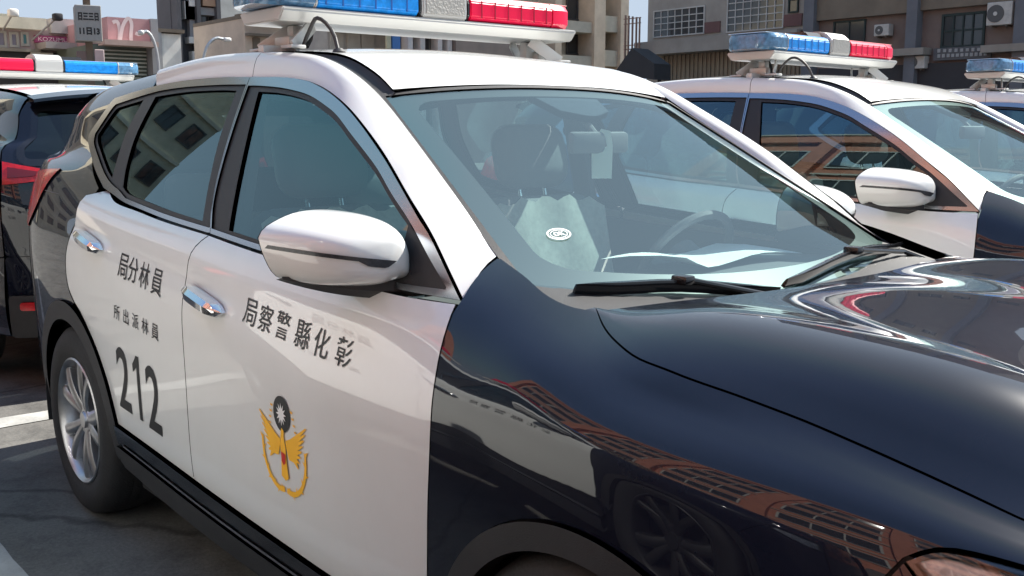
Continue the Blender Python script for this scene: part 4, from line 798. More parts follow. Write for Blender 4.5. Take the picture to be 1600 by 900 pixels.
def gable(par, x0, x1, v, z):
    q = MB(); m_ = (x0+x1)/2; q.prism([(x0-.6, z-.25), (m_, z+1.7), (x1+.02, z-.2), (x1+.02, z), (m_, z+1.9), (x0-.6, z-.05)], -8, .6, Matrix(((1, 0, 0, -par.location.x), (0, 0, -1, v-par.location.y), (0, 1, 0, 0), (0, 0, 0, 1)))); q.obj('roof', M_GREYR, par)
def slab_y(par, name, m, pts, y0, y1):
    q = MB(); q.prism(pts, y0, y1, Matrix(((1, 0, 0, -par.location.x), (0, 0, 1, -par.location.y), (0, 1, 0, -par.location.z), (0, 0, 0, 1)))); q.obj(name, m, par)
def ribbon_x(pts, wd, x):
    q = MB(); V = []
    for i, (y, z) in enumerate(pts):
        a, c = pts[max(0, i-1)], pts[min(len(pts)-1, i+1)]; d = math.hypot(c[0]-a[0], c[1]-a[1]) or 1; n_ = (-(c[1]-a[1])/d*wd, (c[0]-a[0])/d*wd); V += [(x, y-n_[0], z-n_[1]), (x, y+n_[0], z+n_[1])]
    q.quads(V, [(2*i, 2*i+1, 2*i+3, 2*i+2) for i in range(len(pts)-1)]); return q
def flourish(par, y, x, z):                # pale looping flourish on the pink fascia
    oy, oz = y-par.location.y, z-par.location.z
    for k, pts in enumerate(([(-.42,.30),(-.28,.34),(-.22,.1),(-.26,-.35)], [(-.24,-.32),(-.12,.2),(.06,.46),(.16,.30),(.12,-.1),(.16,-.36),(.30,-.30)], [(.26,.02),(.38,-.02),(.48,.06)])):
        pp = resample([(a+oy, c+oz) for a, c in pts], .05); q = ribbon_x([tuple(p) for p in pp], .055, x-par.location.x+.03+.012*k); q.obj('flourish', mat('pale_print', (.74, .62, .62), .7), par)
def name_board(y0, y1, x, z0, z1):
    e = empty('name_board', (x, (y0+y1)/2, z0), 0, 'magenta name board with pale capitals on the corner store', 'sign'); w_, h = y1-y0, z1-z0
    q = MB(); q.box((0, -w_/2, 0), (.12, w_/2, h), .02); q.obj('board', mat('magenta_board', (.30, .045, .14), .5), e)
    me = text_mesh('KOZUMURA', h*.72, 0, .002)
    xs = [v.co.x for v in me.vertices]; k = w_*.86/(max(xs)-min(xs))
    for v in me.vertices: v.co = (.124, v.co.x*k, v.co.y+h*.5)
    link('letters', me, e, mat('pale_letters', (.72, .52, .55), .6))
def pole_sign(x, y0, y1, z0, z1):
    e = empty('pole_sign', (x, (y0+y1)/2, 0), R(-14), 'tall grey box sign with black characters on a pole', 'sign'); w_ = y1-y0
    q = MB(); q.box((-.75, -w_/2, z0), (0, w_/2, z1), .02); bd = q.obj('box', mat('sign_box', (.33, .33, .32), .6, var=.12), e)
    q = MB(); q.box((-.48, -.09, 0), (-.30, .09, z1+1.2)); q.obj('pole', M_EAVE, e)
    q = MB(); q.box((-.6, -w_*.45, z1+.25), (-.1, w_*.35, z1+.9), .02); q.obj('upper_board', M_PINK, e)
    q = MB(); q.box((-.55, -w_*.5, z0-.75), (-.30, -.05, z0-.25), .02); q.obj('lower_board', M_RUST2, e); q = MB(); q.box((-.5, .12, z0-.85), (-.2, w_*.55, z0-.2), .02); q.obj('lower_board', M_PINKW, e)
    for s, z, sz in (('日三三日', z1-(z1-z0)*.32, .40), ('11日13', z0+(z1-z0)*.28, .38)):
        me = text_mesh(s, sz*(z1-z0)*.62, 0, .012); xs = [v.co.x for v in me.vertices]; k = w_*.78/(max(xs)-min(xs)); zs = [v.co.y for v in me.vertices]; zc = (max(zs)+min(zs))/2
        for v in me.vertices: v.co = (.006, v.co.x*k, (v.co.y-zc)*.95+z)
        link('characters', me, bd, INK)
def street_lamp(x, yp, yh, zh, lab):
    e = empty('street_lamp', (x, yp, 0), 0, lab, 'street lamp', 'street lamps beyond the yard'); d = yh-yp; m_ = mat('lamp_steel', (.42, .44, .46), .45, metal=.5)
    pts = [(0, 0, 0), (0, 0, zh-.9)]+[(0, d*.62*(1-math.cos(t)), zh-.9+.95*math.sin(t)) for t in np.linspace(.15, 1.5, 8)]+[(0, d*.8, zh+.02)]
    q = MB(); q.tube(pts, .045); q.obj('pole', m_, e, 40); q = MB(); q.box((-.11, min(d*.76, d*1.02), zh-.06), (.11, max(d*.76, d*1.02), zh+.07), .045); q.obj('head', mat('lamp_head', (.66, .66, .64), .4), e, 50)
def floodlight(h, f, m, lab):
    e = empty('floodlight', f, 0, lab, 'floodlight', 'floodlights on arms'); hd = tuple(h[i]-f[i] for i in range(3)); q = MB(); q.tube([(0, 0, 0), hd], .03); q.obj('arm', M_GREYP, e, 40)
    q = MB(); q.box((hd[0]-.15, hd[1]-.14, hd[2]-.11), (hd[0]+.15, hd[1]+.14, hd[2]+.12), .05); q.obj('head', m, e, 40)
bb = empty('brown_building', (-14, 28, 0), 0, 'brown rendered building with grey columns behind the right hand cars', 'building')
bx(bb, 'wall', M_BROWN, (-19.33, 28.00, 0.00), (-9.07, 36.00, 12.50))
bx(bb, 'column', M_COLUMN, (-19.38, 27.65, 0.00), (-18.99, 28.00, 12.50))
bx(bb, 'column', M_COLUMN, (-15.72, 27.65, 0.00), (-15.37, 28.00, 12.50))
bx(bb, 'column', M_COLUMN, (-12.46, 27.65, 0.00), (-12.11, 28.00, 12.50))
bx(bb, 'upper_panel', M_BROWN2, (-19.00, 27.82, 4.96), (-15.79, 28.00, 12.20))
bx(bb, 'upper_panel', M_BROWN2, (-15.40, 27.82, 4.99), (-12.54, 28.00, 12.20))
window(bb, 'y', 28, -18.43, -17.27, 4.13, 4.90, 2, 1, FRAMEG, PANE, 0.05, 0.06)
window(bb, 'y', 28, -14.74, -13.42, 3.83, 4.83, 4, 2, FRAMEG, PANE, 0.07, 0.06)
window(bb, 'y', 27.82, -18.58, -17.65, 7.42, 8.50, 2, 1, FRAMEG, PANE, 0.05, 0.06)
window(bb, 'y', 27.82, -17.10, -16.23, 7.22, 8.27, 2, 1, FRAMEG, PANE, 0.05, 0.06)
window(bb, 'y', 27.82, -14.91, -13.94, 7.10, 8.09, 2, 1, FRAMEG, PANE, 0.05, 0.06)
window(bb, 'y', 27.82, -13.47, -12.84, 6.93, 7.89, 2, 1, FRAMEG, PANE, 0.05, 0.06)
window(bb, 'y', 27.82, -11.79, -10.96, 6.68, 7.60, 2, 1, FRAMEG, PANE, 0.05, 0.06)
bx(bb, 'ledge', M_BEIGE2, (-16.24, 27.50, 3.66), (-15.02, 28.00, 3.87))
bx(bb, 'ledge', M_BEIGE2, (-13.29, 27.50, 3.61), (-10.59, 28.00, 3.82))
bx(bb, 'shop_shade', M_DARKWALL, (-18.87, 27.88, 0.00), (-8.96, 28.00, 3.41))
sg = empty('shop_sign', (-13.5, 27.6, 3.6), 0, 'grey shop sign with two rows of tiny lettering on the brown building', 'sign')
bx(sg, 'board', M_SIGNG, (-14.87, 27.82, 3.48), (-13.13, 27.88, 3.84))
bx(sg, 'mark', M_MARK, (-14.74, 27.80, 3.71), (-14.65, 27.82, 3.81))
bx(sg, 'mark', M_MARK, (-14.56, 27.80, 3.71), (-14.47, 27.82, 3.80))
bx(sg, 'mark', M_MARK, (-14.39, 27.80, 3.70), (-14.30, 27.82, 3.80))
bx(sg, 'mark', M_MARK, (-14.21, 27.80, 3.70), (-14.12, 27.82, 3.80))
bx(sg, 'mark', M_MARK, (-14.04, 27.80, 3.70), (-13.95, 27.82, 3.79))
bx(sg, 'mark', M_MARK, (-13.87, 27.80, 3.70), (-13.78, 27.82, 3.79))
bx(sg, 'mark', M_MARK, (-13.70, 27.80, 3.69), (-13.61, 27.82, 3.79))
bx(sg, 'mark', M_MARK, (-13.53, 27.80, 3.69), (-13.45, 27.82, 3.78))
bx(sg, 'mark', M_MARK, (-13.37, 27.80, 3.69), (-13.28, 27.82, 3.78))
bx(sg, 'mark', M_MARK, (-14.73, 27.80, 3.56), (-14.64, 27.82, 3.66))
bx(sg, 'mark', M_MARK, (-14.59, 27.80, 3.56), (-14.50, 27.82, 3.66))
bx(sg, 'mark', M_MARK, (-14.44, 27.80, 3.56), (-14.35, 27.82, 3.66))
bx(sg, 'mark', M_MARK, (-14.30, 27.80, 3.56), (-14.21, 27.82, 3.65))
bx(sg, 'mark', M_MARK, (-14.16, 27.80, 3.56), (-14.07, 27.82, 3.65))
bx(sg, 'mark', M_MARK, (-14.02, 27.80, 3.56), (-13.93, 27.82, 3.65))
bx(sg, 'mark', M_MARK, (-13.88, 27.80, 3.56), (-13.79, 27.82, 3.65))
bx(sg, 'mark', M_MARK, (-13.74, 27.80, 3.55), (-13.65, 27.82, 3.65))
bx(sg, 'mark', M_MARK, (-13.60, 27.80, 3.55), (-13.51, 27.82, 3.65))
bx(sg, 'mark', M_MARK, (-13.46, 27.80, 3.55), (-13.38, 27.82, 3.65))
bx(sg, 'mark', M_MARK, (-13.33, 27.80, 3.55), (-13.24, 27.82, 3.65))
air_con(-13.27, -12.55, 28, 4.37, 5.01, 'large outdoor air conditioner high on the brown wall at far right')
air_con(-15.64, -15.06, 28, 3.26, 3.64, 'small outdoor air conditioner below the ledge of the brown building')
air_con(-16.80, -16.30, 28, 4.31, 4.66, 'boxy window air conditioner beside the awning window of the brown building')
gh = empty('grey_house', (-23, 28, 0), 0, 'grey two storey house with gridded windows between beige flats and brown building', 'building')
bx(gh, 'wall', M_GREY, (-26.92, 28.30, 0.00), (-19.54, 36.30, 8.40))
gable(gh, -26.64, -19.33, 28.3, 8.4)
window(gh, 'y', 28.3, -26.59, -24.06, 4.92, 5.94, 7, 4, FRAMEW, PANE, 0.045, 0.06)
window(gh, 'y', 28.3, -23.04, -20.59, 4.87, 6.18, 7, 5, FRAMEW, PANE, 0.045, 0.06)
window(gh, 'y', 28.3, -20.43, -20.02, 5.35, 6.20, 1, 2, FRAMEG, PANE, 0.05, 0.06)
bx(gh, 'brick_panel', M_RUST, (-24.05, 28.25, 4.93), (-23.34, 28.30, 5.32))
bx(gh, 'brick_panel', M_RUST, (-20.61, 28.25, 4.91), (-19.86, 28.30, 5.31))
bx(gh, 'balcony_slab', M_GREY2, (-26.87, 27.50, 4.23), (-19.51, 28.30, 4.72))
bx(gh, 'lower_wall', M_RIB, (-26.14, 28.25, 0.00), (-19.57, 28.30, 4.21))
bx(gh, 'rib', M_RIB, (-26.03, 28.20, 0.00), (-25.96, 28.25, 4.40))
bx(gh, 'rib', M_RIB, (-25.81, 28.20, 0.00), (-25.74, 28.25, 4.38))
bx(gh, 'rib', M_RIB, (-25.60, 28.20, 0.00), (-25.53, 28.25, 4.37))
bx(gh, 'rib', M_RIB, (-25.39, 28.20, 0.00), (-25.32, 28.25, 4.36))
bx(gh, 'rib', M_RIB, (-25.18, 28.20, 0.00), (-25.11, 28.25, 4.35))
bx(gh, 'rib', M_RIB, (-24.97, 28.20, 0.00), (-24.90, 28.25, 4.34))
bx(gh, 'rib', M_RIB, (-24.76, 28.20, 0.00), (-24.69, 28.25, 4.33))
bx(gh, 'rib', M_RIB, (-24.56, 28.20, 0.00), (-24.49, 28.25, 4.31))
bx(gh, 'rib', M_RIB, (-24.35, 28.20, 0.00), (-24.29, 28.25, 4.30))
bx(gh, 'rib', M_RIB, (-24.15, 28.20, 0.00), (-24.08, 28.25, 4.29))
bx(gh, 'rib', M_RIB, (-23.95, 28.20, 0.00), (-23.88, 28.25, 4.28))
bx(gh, 'rib', M_RIB, (-23.75, 28.20, 0.00), (-23.69, 28.25, 4.27))
bx(gh, 'rib', M_RIB, (-23.55, 28.20, 0.00), (-23.49, 28.25, 4.26))
bx(gh, 'rib', M_RIB, (-23.36, 28.20, 0.00), (-23.29, 28.25, 4.25))
bx(gh, 'rib', M_RIB, (-23.16, 28.20, 0.00), (-23.10, 28.25, 4.24))
bx(gh, 'rib', M_RIB, (-22.97, 28.20, 0.00), (-22.91, 28.25, 4.23))
bx(gh, 'rib', M_RIB, (-22.78, 28.20, 0.00), (-22.72, 28.25, 4.22))
bx(gh, 'rib', M_RIB, (-22.59, 28.20, 0.00), (-22.53, 28.25, 4.21))
bx(gh, 'rib', M_RIB, (-22.40, 28.20, 0.00), (-22.34, 28.25, 4.20))
bx(gh, 'rib', M_RIB, (-22.22, 28.20, 0.00), (-22.15, 28.25, 4.19))
bx(gh, 'rib', M_RIB, (-22.03, 28.20, 0.00), (-21.97, 28.25, 4.18))
bx(gh, 'rib', M_RIB, (-21.85, 28.20, 0.00), (-21.79, 28.25, 4.17))
bx(gh, 'rib', M_RIB, (-21.66, 28.20, 0.00), (-21.60, 28.25, 4.16))
bx(gh, 'rib', M_RIB, (-21.48, 28.20, 0.00), (-21.42, 28.25, 4.15))
bx(gh, 'rib', M_RIB, (-21.30, 28.20, 0.00), (-21.24, 28.25, 4.14))
bx(gh, 'rib', M_RIB, (-21.12, 28.20, 0.00), (-21.06, 28.25, 4.13))
bx(gh, 'rib', M_RIB, (-20.95, 28.20, 0.00), (-20.89, 28.25, 4.12))
bx(gh, 'rib', M_RIB, (-20.77, 28.20, 0.00), (-20.71, 28.25, 4.11))
bx(gh, 'rib', M_RIB, (-20.60, 28.20, 0.00), (-20.54, 28.25, 4.10))
bx(gh, 'rib', M_RIB, (-20.42, 28.20, 0.00), (-20.37, 28.25, 4.09))
bx(gh, 'rib', M_RIB, (-20.25, 28.20, 0.00), (-20.19, 28.25, 4.08))
bx(gh, 'rib', M_RIB, (-20.08, 28.20, 0.00), (-20.02, 28.25, 4.07))
bx(gh, 'rib', M_RIB, (-19.91, 28.20, 0.00), (-19.85, 28.25, 4.06))
bx(gh, 'rib', M_RIB, (-19.74, 28.20, 0.00), (-19.69, 28.25, 4.05))
tp = empty('dark_awning', (-26, 24, 0), 0, 'dark peaked awning between the beige flats and the grey house', 'awning')
slab_y(tp, 'canopy', M_TARP, [(-24.14, 3.27), (-23.26, 4.13), (-22.24, 3.57), (-22.22, 3.05)], 23.6, 24.4)
bx(tp, 'post', M_TARP, (-23.19, 23.90, 0.00), (-23.11, 24.00, 3.40))
bx(tp, 'post', M_TARP, (-22.35, 23.90, 0.00), (-22.27, 24.00, 3.37))
lt = empty('metal_trellis', (-27, 27, 0), 0, 'rusty metal trellis at the side of the beige flats', 'trellis')
bx(lt, 'bar', M_RUSTB, (-26.86, 26.94, 0.00), (-26.81, 27.00, 5.71))
bx(lt, 'bar', M_RUSTB, (-26.69, 26.94, 0.00), (-26.64, 27.00, 5.68))
bx(lt, 'bar', M_RUSTB, (-26.49, 26.94, 0.00), (-26.44, 27.00, 5.64))
bx(lt, 'bar', M_RUSTB, (-26.29, 26.94, 0.00), (-26.24, 27.00, 5.60))
bx(lt, 'bar', M_RUSTB, (-26.12, 26.94, 0.00), (-26.08, 27.00, 5.56))
bx(lt, 'crossbar', M_RUSTB, (-26.95, 26.98, 5.56), (-26.08, 27.03, 5.59))
bx(lt, 'crossbar', M_RUSTB, (-26.94, 26.98, 5.37), (-26.08, 27.03, 5.40))
bx(lt, 'crossbar', M_RUSTB, (-26.92, 26.98, 4.57), (-26.06, 27.03, 4.60))
bx(lt, 'crossbar', M_RUSTB, (-26.92, 26.98, 4.42), (-26.05, 27.03, 4.46))
fl = empty('apartment_block', (-34, 30, 0), 0, 'beige apartment block with stacked dark balconies left of the grey house', 'building')
bx(fl, 'wall', M_BEIGE, (-43.00, 27.32, 0.00), (-34.90, 34.33, 9.40))
bx(fl, 'column', M_BEIGE, (-34.95, 29.64, 0.00), (-33.75, 30.03, 9.40))
bx(fl, 'column', M_BEIGE, (-34.95, 32.08, 0.00), (-33.75, 32.79, 9.40))
bx(fl, 'column', M_BEIGE, (-34.95, 33.81, 0.00), (-33.75, 34.33, 9.40))
bx(fl, 'balcony_parapet', M_CREAM, (-34.90, 30.05, 4.28), (-33.90, 32.10, 4.77))
bx(fl, 'window_sill_wall', M_CREAM, (-34.90, 32.81, 4.37), (-33.95, 33.84, 5.11))
window(fl, 'x', -34.88, 31.32, 32.69, 4.89, 5.94, 2, 1, FRAMED, PANE, 0.06, 0.08)
window(fl, 'x', -34.88, 33.71, 34.45, 5.22, 6.10, 1, 1, FRAMED, PANE, 0.06, 0.08)
bx(fl, 'balcony_parapet', M_CREAM, (-34.90, 30.03, 5.83), (-33.90, 32.07, 6.31))
bx(fl, 'window_sill_wall', M_CREAM, (-34.90, 32.78, 5.96), (-33.95, 33.80, 6.69))
window(fl, 'x', -34.88, 31.30, 32.66, 6.47, 7.52, 2, 1, FRAMED, PANE, 0.06, 0.08)
window(fl, 'x', -34.88, 33.67, 34.41, 6.84, 7.71, 1, 1, FRAMED, PANE, 0.06, 0.08)
bx(fl, 'side_wall', M_TAUPE, (-40.00, 24.06, 0.00), (-33.70, 27.43, 6.00))
bx(fl, 'side_parapet', M_BEIGE, (-40.00, 24.08, 6.05), (-33.90, 27.43, 8.20))
pt = empty('white_portico', (-34, 23, 0), 0, 'white columned shop front glimpsed under the nearest light bar', 'shop')
bx(pt, 'wall', M_TAUPE2, (-39.00, 21.58, 0.00), (-34.50, 24.06, 5.59))
bx(pt, 'lintel', M_WHITEW, (-34.50, 21.77, 5.37), (-33.70, 24.07, 5.55))
bx(pt, 'pillar', M_WHITEW, (-34.40, 21.82, 0.00), (-33.90, 22.04, 5.31))
bx(pt, 'pillar', M_WHITEW, (-34.40, 22.41, 0.00), (-33.90, 22.64, 5.35))
bx(pt, 'pillar', M_WHITEW, (-34.40, 23.28, 0.00), (-33.90, 23.50, 5.40))
bx(pt, 'pillar', M_WHITEW, (-34.40, 23.77, 0.00), (-33.90, 24.00, 5.43))
bx(pt, 'door', M_DARKWALL, (-34.50, 22.70, 0.00), (-34.45, 23.21, 5.15))
ss = empty('blue_shop_sign', (-33, 21.5, 3), 0, 'upright blue shop sign seen under the nearest light bar', 'sign')
bx(ss, 'board', M_BLUE, (-33.70, 20.84, 4.47), (-33.55, 21.20, 5.46))
bx(ss, 'pale_side', M_YEL, (-33.70, 20.60, 4.56), (-33.60, 20.80, 5.20))
bx(ss, 'post', M_DARKWALL, (-33.80, 20.93, 0.00), (-33.70, 21.02, 4.47))
sh_ = empty('shuttered_shops', (-35, 19, 0), 0, 'low grey shops with roller shutters and dark eaves behind the antenna cable', 'shop')
bx(sh_, 'wall', M_SHOPG, (-40.00, 18.77, 0.00), (-35.00, 22.25, 5.52))
bx(sh_, 'eave', M_RUST2, (-35.00, 18.73, 5.33), (-33.80, 21.57, 5.50))
bx(sh_, 'shutter', M_SHUT, (-35.00, 18.88, 0.00), (-34.94, 19.45, 5.15))
bx(sh_, 'shutter', M_SHUT, (-35.00, 19.63, 0.00), (-34.94, 20.22, 5.19))
bx(sh_, 'shutter', M_SHUT, (-35.00, 20.28, 0.00), (-34.94, 20.88, 5.23))
wb = empty('white_block', (-40, 16, 0), 0, 'tall plain grey white block beside the dark tower', 'building')
bx(wb, 'wall', M_WHITEB, (-42.00, 16.52, 0.00), (-40.00, 22.57, 10.50))
window(wb, 'x', -40, 20.39, 20.76, 7.20, 7.79, 1, 1, FRAMED, PANE, 0.05, 0.06)
window(wb, 'x', -40, 21.08, 21.46, 7.25, 7.85, 1, 1, FRAMED, PANE, 0.05, 0.06)
window(wb, 'x', -40, 21.78, 22.17, 7.31, 7.91, 1, 1, FRAMED, PANE, 0.05, 0.06)
bh = empty('beige_house', (-30, 14, 0), 0, 'low beige house with dark eaves left of the nearest light bar mount', 'building')
bx(bh, 'wall', M_BEIGEH, (-34.00, 12.91, 0.00), (-30.00, 14.35, 4.93))
bx(bh, 'eave', M_EAVE, (-34.00, 12.90, 4.91), (-29.65, 14.40, 5.03))
bx(bh, 'band', M_EAVE, (-30.00, 12.92, 4.36), (-29.75, 14.10, 4.44))
bx(bh, 'door', M_EAVE, (-30.00, 13.16, 0.00), (-29.96, 13.41, 4.32))
bx(bh, 'chimney', M_EAVE, (-31.00, 13.05, 4.97), (-30.60, 13.14, 5.11))
dt = empty('dark_tower', (-36, 13, 0), 0, 'narrow dark grey tower block with white and tan panels', 'building')
bx(dt, 'wall', M_TOWER, (-37.60, 13.05, 0.00), (-36.30, 14.77, 11.50))
bx(dt, 'fin', M_TOWER, (-36.30, 13.07, 0.00), (-35.75, 13.22, 11.50))
bx(dt, 'fin', M_TOWER, (-36.30, 13.82, 0.00), (-35.75, 13.97, 11.50))
bx(dt, 'fin', M_TOWER, (-36.30, 14.59, 0.00), (-35.75, 14.74, 11.50))
bx(dt, 'white_panel', M_WHITEP, (-36.30, 13.47, 5.39), (-35.95, 13.84, 6.03))
bx(dt, 'grey_panel', M_GREYP, (-36.30, 13.63, 4.76), (-36.00, 13.83, 5.38))
bx(dt, 'white_sill', M_WHITEP, (-36.30, 13.54, 4.53), (-35.90, 13.81, 4.76))
bx(dt, 'tan_panel', M_TAN, (-36.30, 14.03, 4.56), (-35.85, 14.61, 4.98))
window(dt, 'x', -36.28, 14.15, 14.76, 5.03, 5.61, 2, 1, FRAMED, PANE, 0.05, 0.05)
bx(dt, 'grey_slab', M_GREYP, (-36.30, 14.03, 5.58), (-35.98, 14.65, 5.85))
bx(dt, 'white_panel', M_WHITEP, (-36.30, 13.45, 5.39), (-35.95, 13.84, 6.03))
bx(dt, 'grey_panel', M_GREYP, (-36.30, 13.70, 6.09), (-36.00, 13.89, 6.70))
bx(dt, 'white_sill', M_WHITEP, (-36.30, 13.60, 5.85), (-35.90, 13.87, 6.08))
bx(dt, 'tan_panel', M_TAN, (-36.30, 14.10, 5.90), (-35.85, 14.67, 6.32))
window(dt, 'x', -36.28, 14.22, 14.82, 6.38, 6.95, 2, 1, FRAMED, PANE, 0.05, 0.05)
bx(dt, 'grey_slab', M_GREYP, (-36.30, 14.09, 6.91), (-35.98, 14.71, 7.18))
bx(dt, 'white_panel', M_WHITEP, (-36.30, 13.51, 6.71), (-35.95, 13.90, 7.34))
bx(dt, 'grey_panel', M_GREYP, (-36.30, 13.76, 7.40), (-36.00, 13.95, 8.01))
bx(dt, 'white_sill', M_WHITEP, (-36.30, 13.67, 7.17), (-35.90, 13.93, 7.40))
bx(dt, 'tan_panel', M_TAN, (-36.30, 14.16, 7.23), (-35.85, 14.73, 7.64))
window(dt, 'x', -36.28, 14.28, 14.88, 7.71, 8.28, 2, 1, FRAMED, PANE, 0.05, 0.05)
bx(dt, 'grey_slab', M_GREYP, (-36.30, 14.15, 8.23), (-35.98, 14.77, 8.50))
bx(dt, 'white_panel', M_WHITEP, (-36.30, 13.66, 3.81), (-35.95, 13.80, 4.25))
bw = empty('white_billboard', (-33, 11.8, 0), 0, 'sunlit blank white board left of the dark tower', 'billboard')
bx(bw, 'board', M_WHITEP, (-33.40, 11.33, 1.20), (-33.00, 12.03, 4.55))
bx(bw, 'board_frame', M_GREYP, (-33.50, 11.21, 0.00), (-32.90, 11.34, 4.66))
bx(bw, 'cap', M_EAVE, (-33.50, 11.23, 4.59), (-32.85, 12.12, 4.70))
bx(bw, 'side_panel', M_WHITEP, (-33.90, 11.28, 0.00), (-33.50, 11.41, 4.59))
pk = empty('pink_store', (-32, 10.5, 0), 0, 'pink fronted store with a pale flourish and green slatted shutters', 'shop')
bx(pk, 'wall', M_GREEND, (-38.00, 8.87, 0.00), (-32.20, 10.54, 4.04))
bx(pk, 'fascia', M_PINK, (-38.00, 9.22, 4.01), (-31.80, 10.57, 4.85))
bx(pk, 'pillar', M_GREYP, (-38.00, 10.54, 0.00), (-31.70, 10.77, 4.87))
bx(pk, 'canopy', M_PINK2, (-31.80, 8.91, 3.96), (-31.20, 10.57, 4.12))
bx(pk, 'slat', M_SLAT, (-32.20, 9.09, 3.84), (-32.10, 10.52, 3.88))
bx(pk, 'slat', M_SLAT, (-32.20, 9.08, 3.72), (-32.10, 10.51, 3.77))
bx(pk, 'slat', M_SLAT, (-32.20, 9.08, 3.60), (-32.10, 10.50, 3.65))
bx(pk, 'slat', M_SLAT, (-32.20, 9.07, 3.48), (-32.10, 10.50, 3.53))
bx(pk, 'slat', M_SLAT, (-32.20, 9.06, 3.36), (-32.10, 10.49, 3.41))
bx(pk, 'slat', M_SLAT, (-32.20, 9.06, 3.24), (-32.10, 10.48, 3.29))
bx(pk, 'slat', M_SLAT, (-32.20, 9.05, 3.12), (-32.10, 10.48, 3.17))
bx(pk, 'slat', M_SLAT, (-32.20, 9.04, 3.01), (-32.10, 10.47, 3.05))
flourish(pk, 9.79, -31.79, 4.38)
ga = empty('corner_store', (-36, 8, 0), 0, 'cream roofed store with tinted windows and a magenta name board', 'shop')
bx(ga, 'wall', M_PINKW, (-42.00, 6.00, 0.00), (-36.00, 9.90, 4.81))
bx(ga, 'roof', M_CREAMR, (-42.00, 6.05, 4.66), (-35.50, 8.50, 5.03))
bx(ga, 'roof_upper', M_CREAMR, (-41.00, 6.50, 5.13), (-38.00, 8.32, 5.35))
bx(ga, 'slope_roof', M_GREYR, (-42.00, 8.70, 4.60), (-35.70, 9.94, 5.08))
window(ga, 'x', -36, 7.00, 7.35, 4.06, 4.60, 1, 1, FRAMEW, PANEP, 0.08, 0.06)
window(ga, 'x', -36, 7.43, 7.72, 4.08, 4.58, 1, 1, FRAMEW, PANEP, 0.08, 0.06)
window(ga, 'x', -36, 7.78, 8.04, 4.14, 4.60, 1, 1, FRAMEW, PANET, 0.08, 0.06)
bx(ga, 'canopy', M_GREYR, (-36.00, 8.23, 4.03), (-34.80, 9.89, 4.24))
bx(ga, 'dark_front', M_DARKWALL, (-36.00, 5.95, 0.00), (-35.90, 9.85, 3.97))
bx(ga, 'white_panel', M_WHITEP, (-35.90, 8.03, 3.37), (-35.75, 8.71, 3.94))
bx(ga, 'base_band', M_BEIGE2, (-36.00, 5.99, 3.94), (-35.70, 8.32, 4.04))
name_board(8.18, 9.63, -35.95, 4.26, 4.51)
pole_sign(-28, 7.10, 7.76, 3.78, 4.73)
street_lamp(-27, 8.9, 8.41, 3.99, 'curved street lamp in front of the white board')
street_lamp(-29, 11.03, 11.93, 4.11, 'slim street lamp with its head against the grey white block')
floodlight((-34, 7.09, 4.99), (-35.4, 7.12, 4.58), M_WHITEP, 'white floodlight on an arm over the cream roof')
floodlight((-34, 8.41, 4.95), (-35.4, 7.97, 4.29), M_TARP, 'dark floodlight on an arm beside the pole sign')
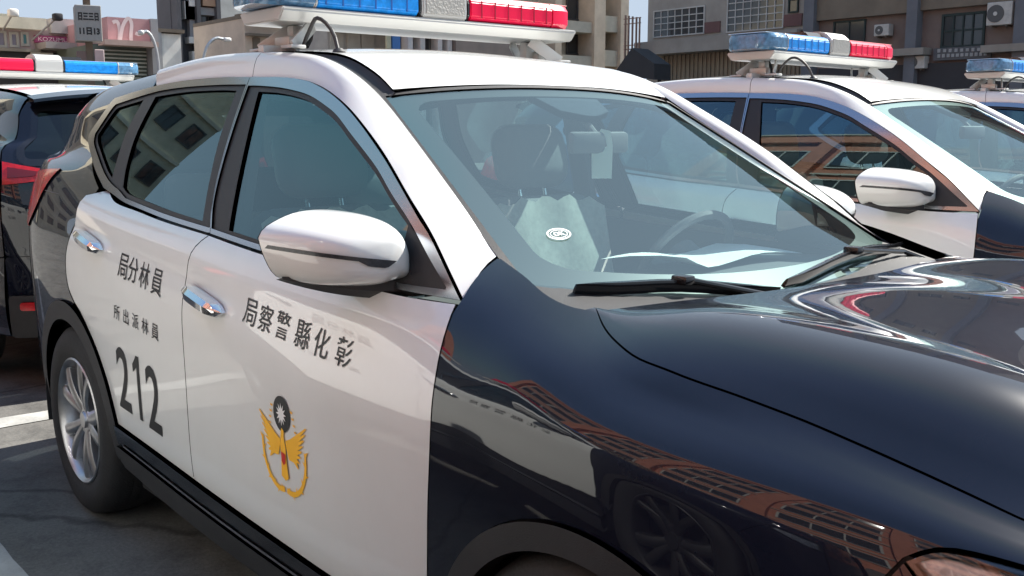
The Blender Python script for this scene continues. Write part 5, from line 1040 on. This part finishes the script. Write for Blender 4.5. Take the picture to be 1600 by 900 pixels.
# ---------------------------------------------------------------- what stands behind the camera and shows in the paintwork
M_BRICK = wallmat('red_brick', (.50, .20, .13), .22, 3.0); M_STONE = wallmat('pale_band', (.45, .42, .36))
rb = empty('brick_building', (-2, -15, 0), 0, 'tall red brick building across the road, mirrored in the car paint', 'building')
bx(rb, 'wall', M_BRICK, (-18.5, -27, 0), (26.5, -15, 16.9))
for z in (3.1, 6.4, 9.7, 13.0): bx(rb, 'band', M_STONE, (-18.5, -15, z), (26.5, -14.85, z+.16))
bx(rb, 'parapet', M_BRICK, (-18.7, -27, 16.9), (26.7, -14.7, 17.8)); bx(rb, 'coping', M_STONE, (-18.8, -27.1, 17.8), (26.8, -14.6, 17.95))
for k in range(9):
    x = -17.9+5.0*k
    bx(rb, 'pier', M_BRICK, (x-.4, -15, 0), (x+.4, -14.5, 16.9))
    for z0, z1 in ((.9, 2.6), (3.9, 5.9), (7.2, 9.2), (10.5, 12.5), (13.8, 15.9)): window(rb, 'y', -15, x+.7, x+4.3, z0, z1, 3, 1, FRAMEW, PANE, .10, .12, s=-1)
ab = empty('cream_flats', (-34, -9, 0), 0, 'cream block of flats with rows of windows, mirrored in the rear side glass', 'building')
bx(ab, 'wall', wallmat('cream_tile', (.56, .50, .38)), (-46, -10.2, 0), (-34, -4.5, 15))
for k in range(4):
    bx(ab, 'band', M_STONE, (-34, -10.2, 2.9+3*k), (-33.8, -4.5, 3.1+3*k))
    for j in range(3): window(ab, 'x', -34, -9.9+1.85*j, -8.8+1.85*j, 1.1+3*k, 2.4+3*k, 2, 1, FRAMED, PANE, .08, .1)
ob = empty('pale_office', (-40, -26, 0), 0, 'pale low office block left of the brick building, seen only in reflections', 'building')
bx(ob, 'wall', wallmat('office_render', (.50, .46, .40)), (-52, -40, 0), (-40, -18, 7.5))
for k in range(2):
    for j in range(5): window(ob, 'x', -40, -39+4.1*j, -36.4+4.1*j, 1.2+3*k, 2.9+3*k, 2, 1, FRAMED, PANE, .08, .1)
sr = empty('shop_row', (-33, 1, 0), 0, 'row of low tiled shops left of the corner store, mirrored in the dark rear panel', 'building')
bx(sr, 'wall', wallmat('shop_tile', (.40, .33, .27)), (-40, -3.6, 0), (-33, 6.0, 7.2)); bx(sr, 'parapet', M_CREAM, (-40.1, -3.7, 7.2), (-32.9, 6.05, 7.7))
for j in range(4):
    bx(sr, 'awning', (M_RUST, M_GREEND, M_BLUE, M_TAN)[j], (-33, -3.4+2.35*j, 2.9), (-31.9, -1.3+2.35*j, 3.1)); bx(sr, 'shutter', M_SHUT, (-33, -3.3+2.35*j, 0), (-32.93, -1.4+2.35*j, 2.7))
    window(sr, 'x', -33, -3.2+2.35*j, -1.6+2.35*j, 4.2, 6.1, 2, 2, FRAMEW, PANE, .07, .1)
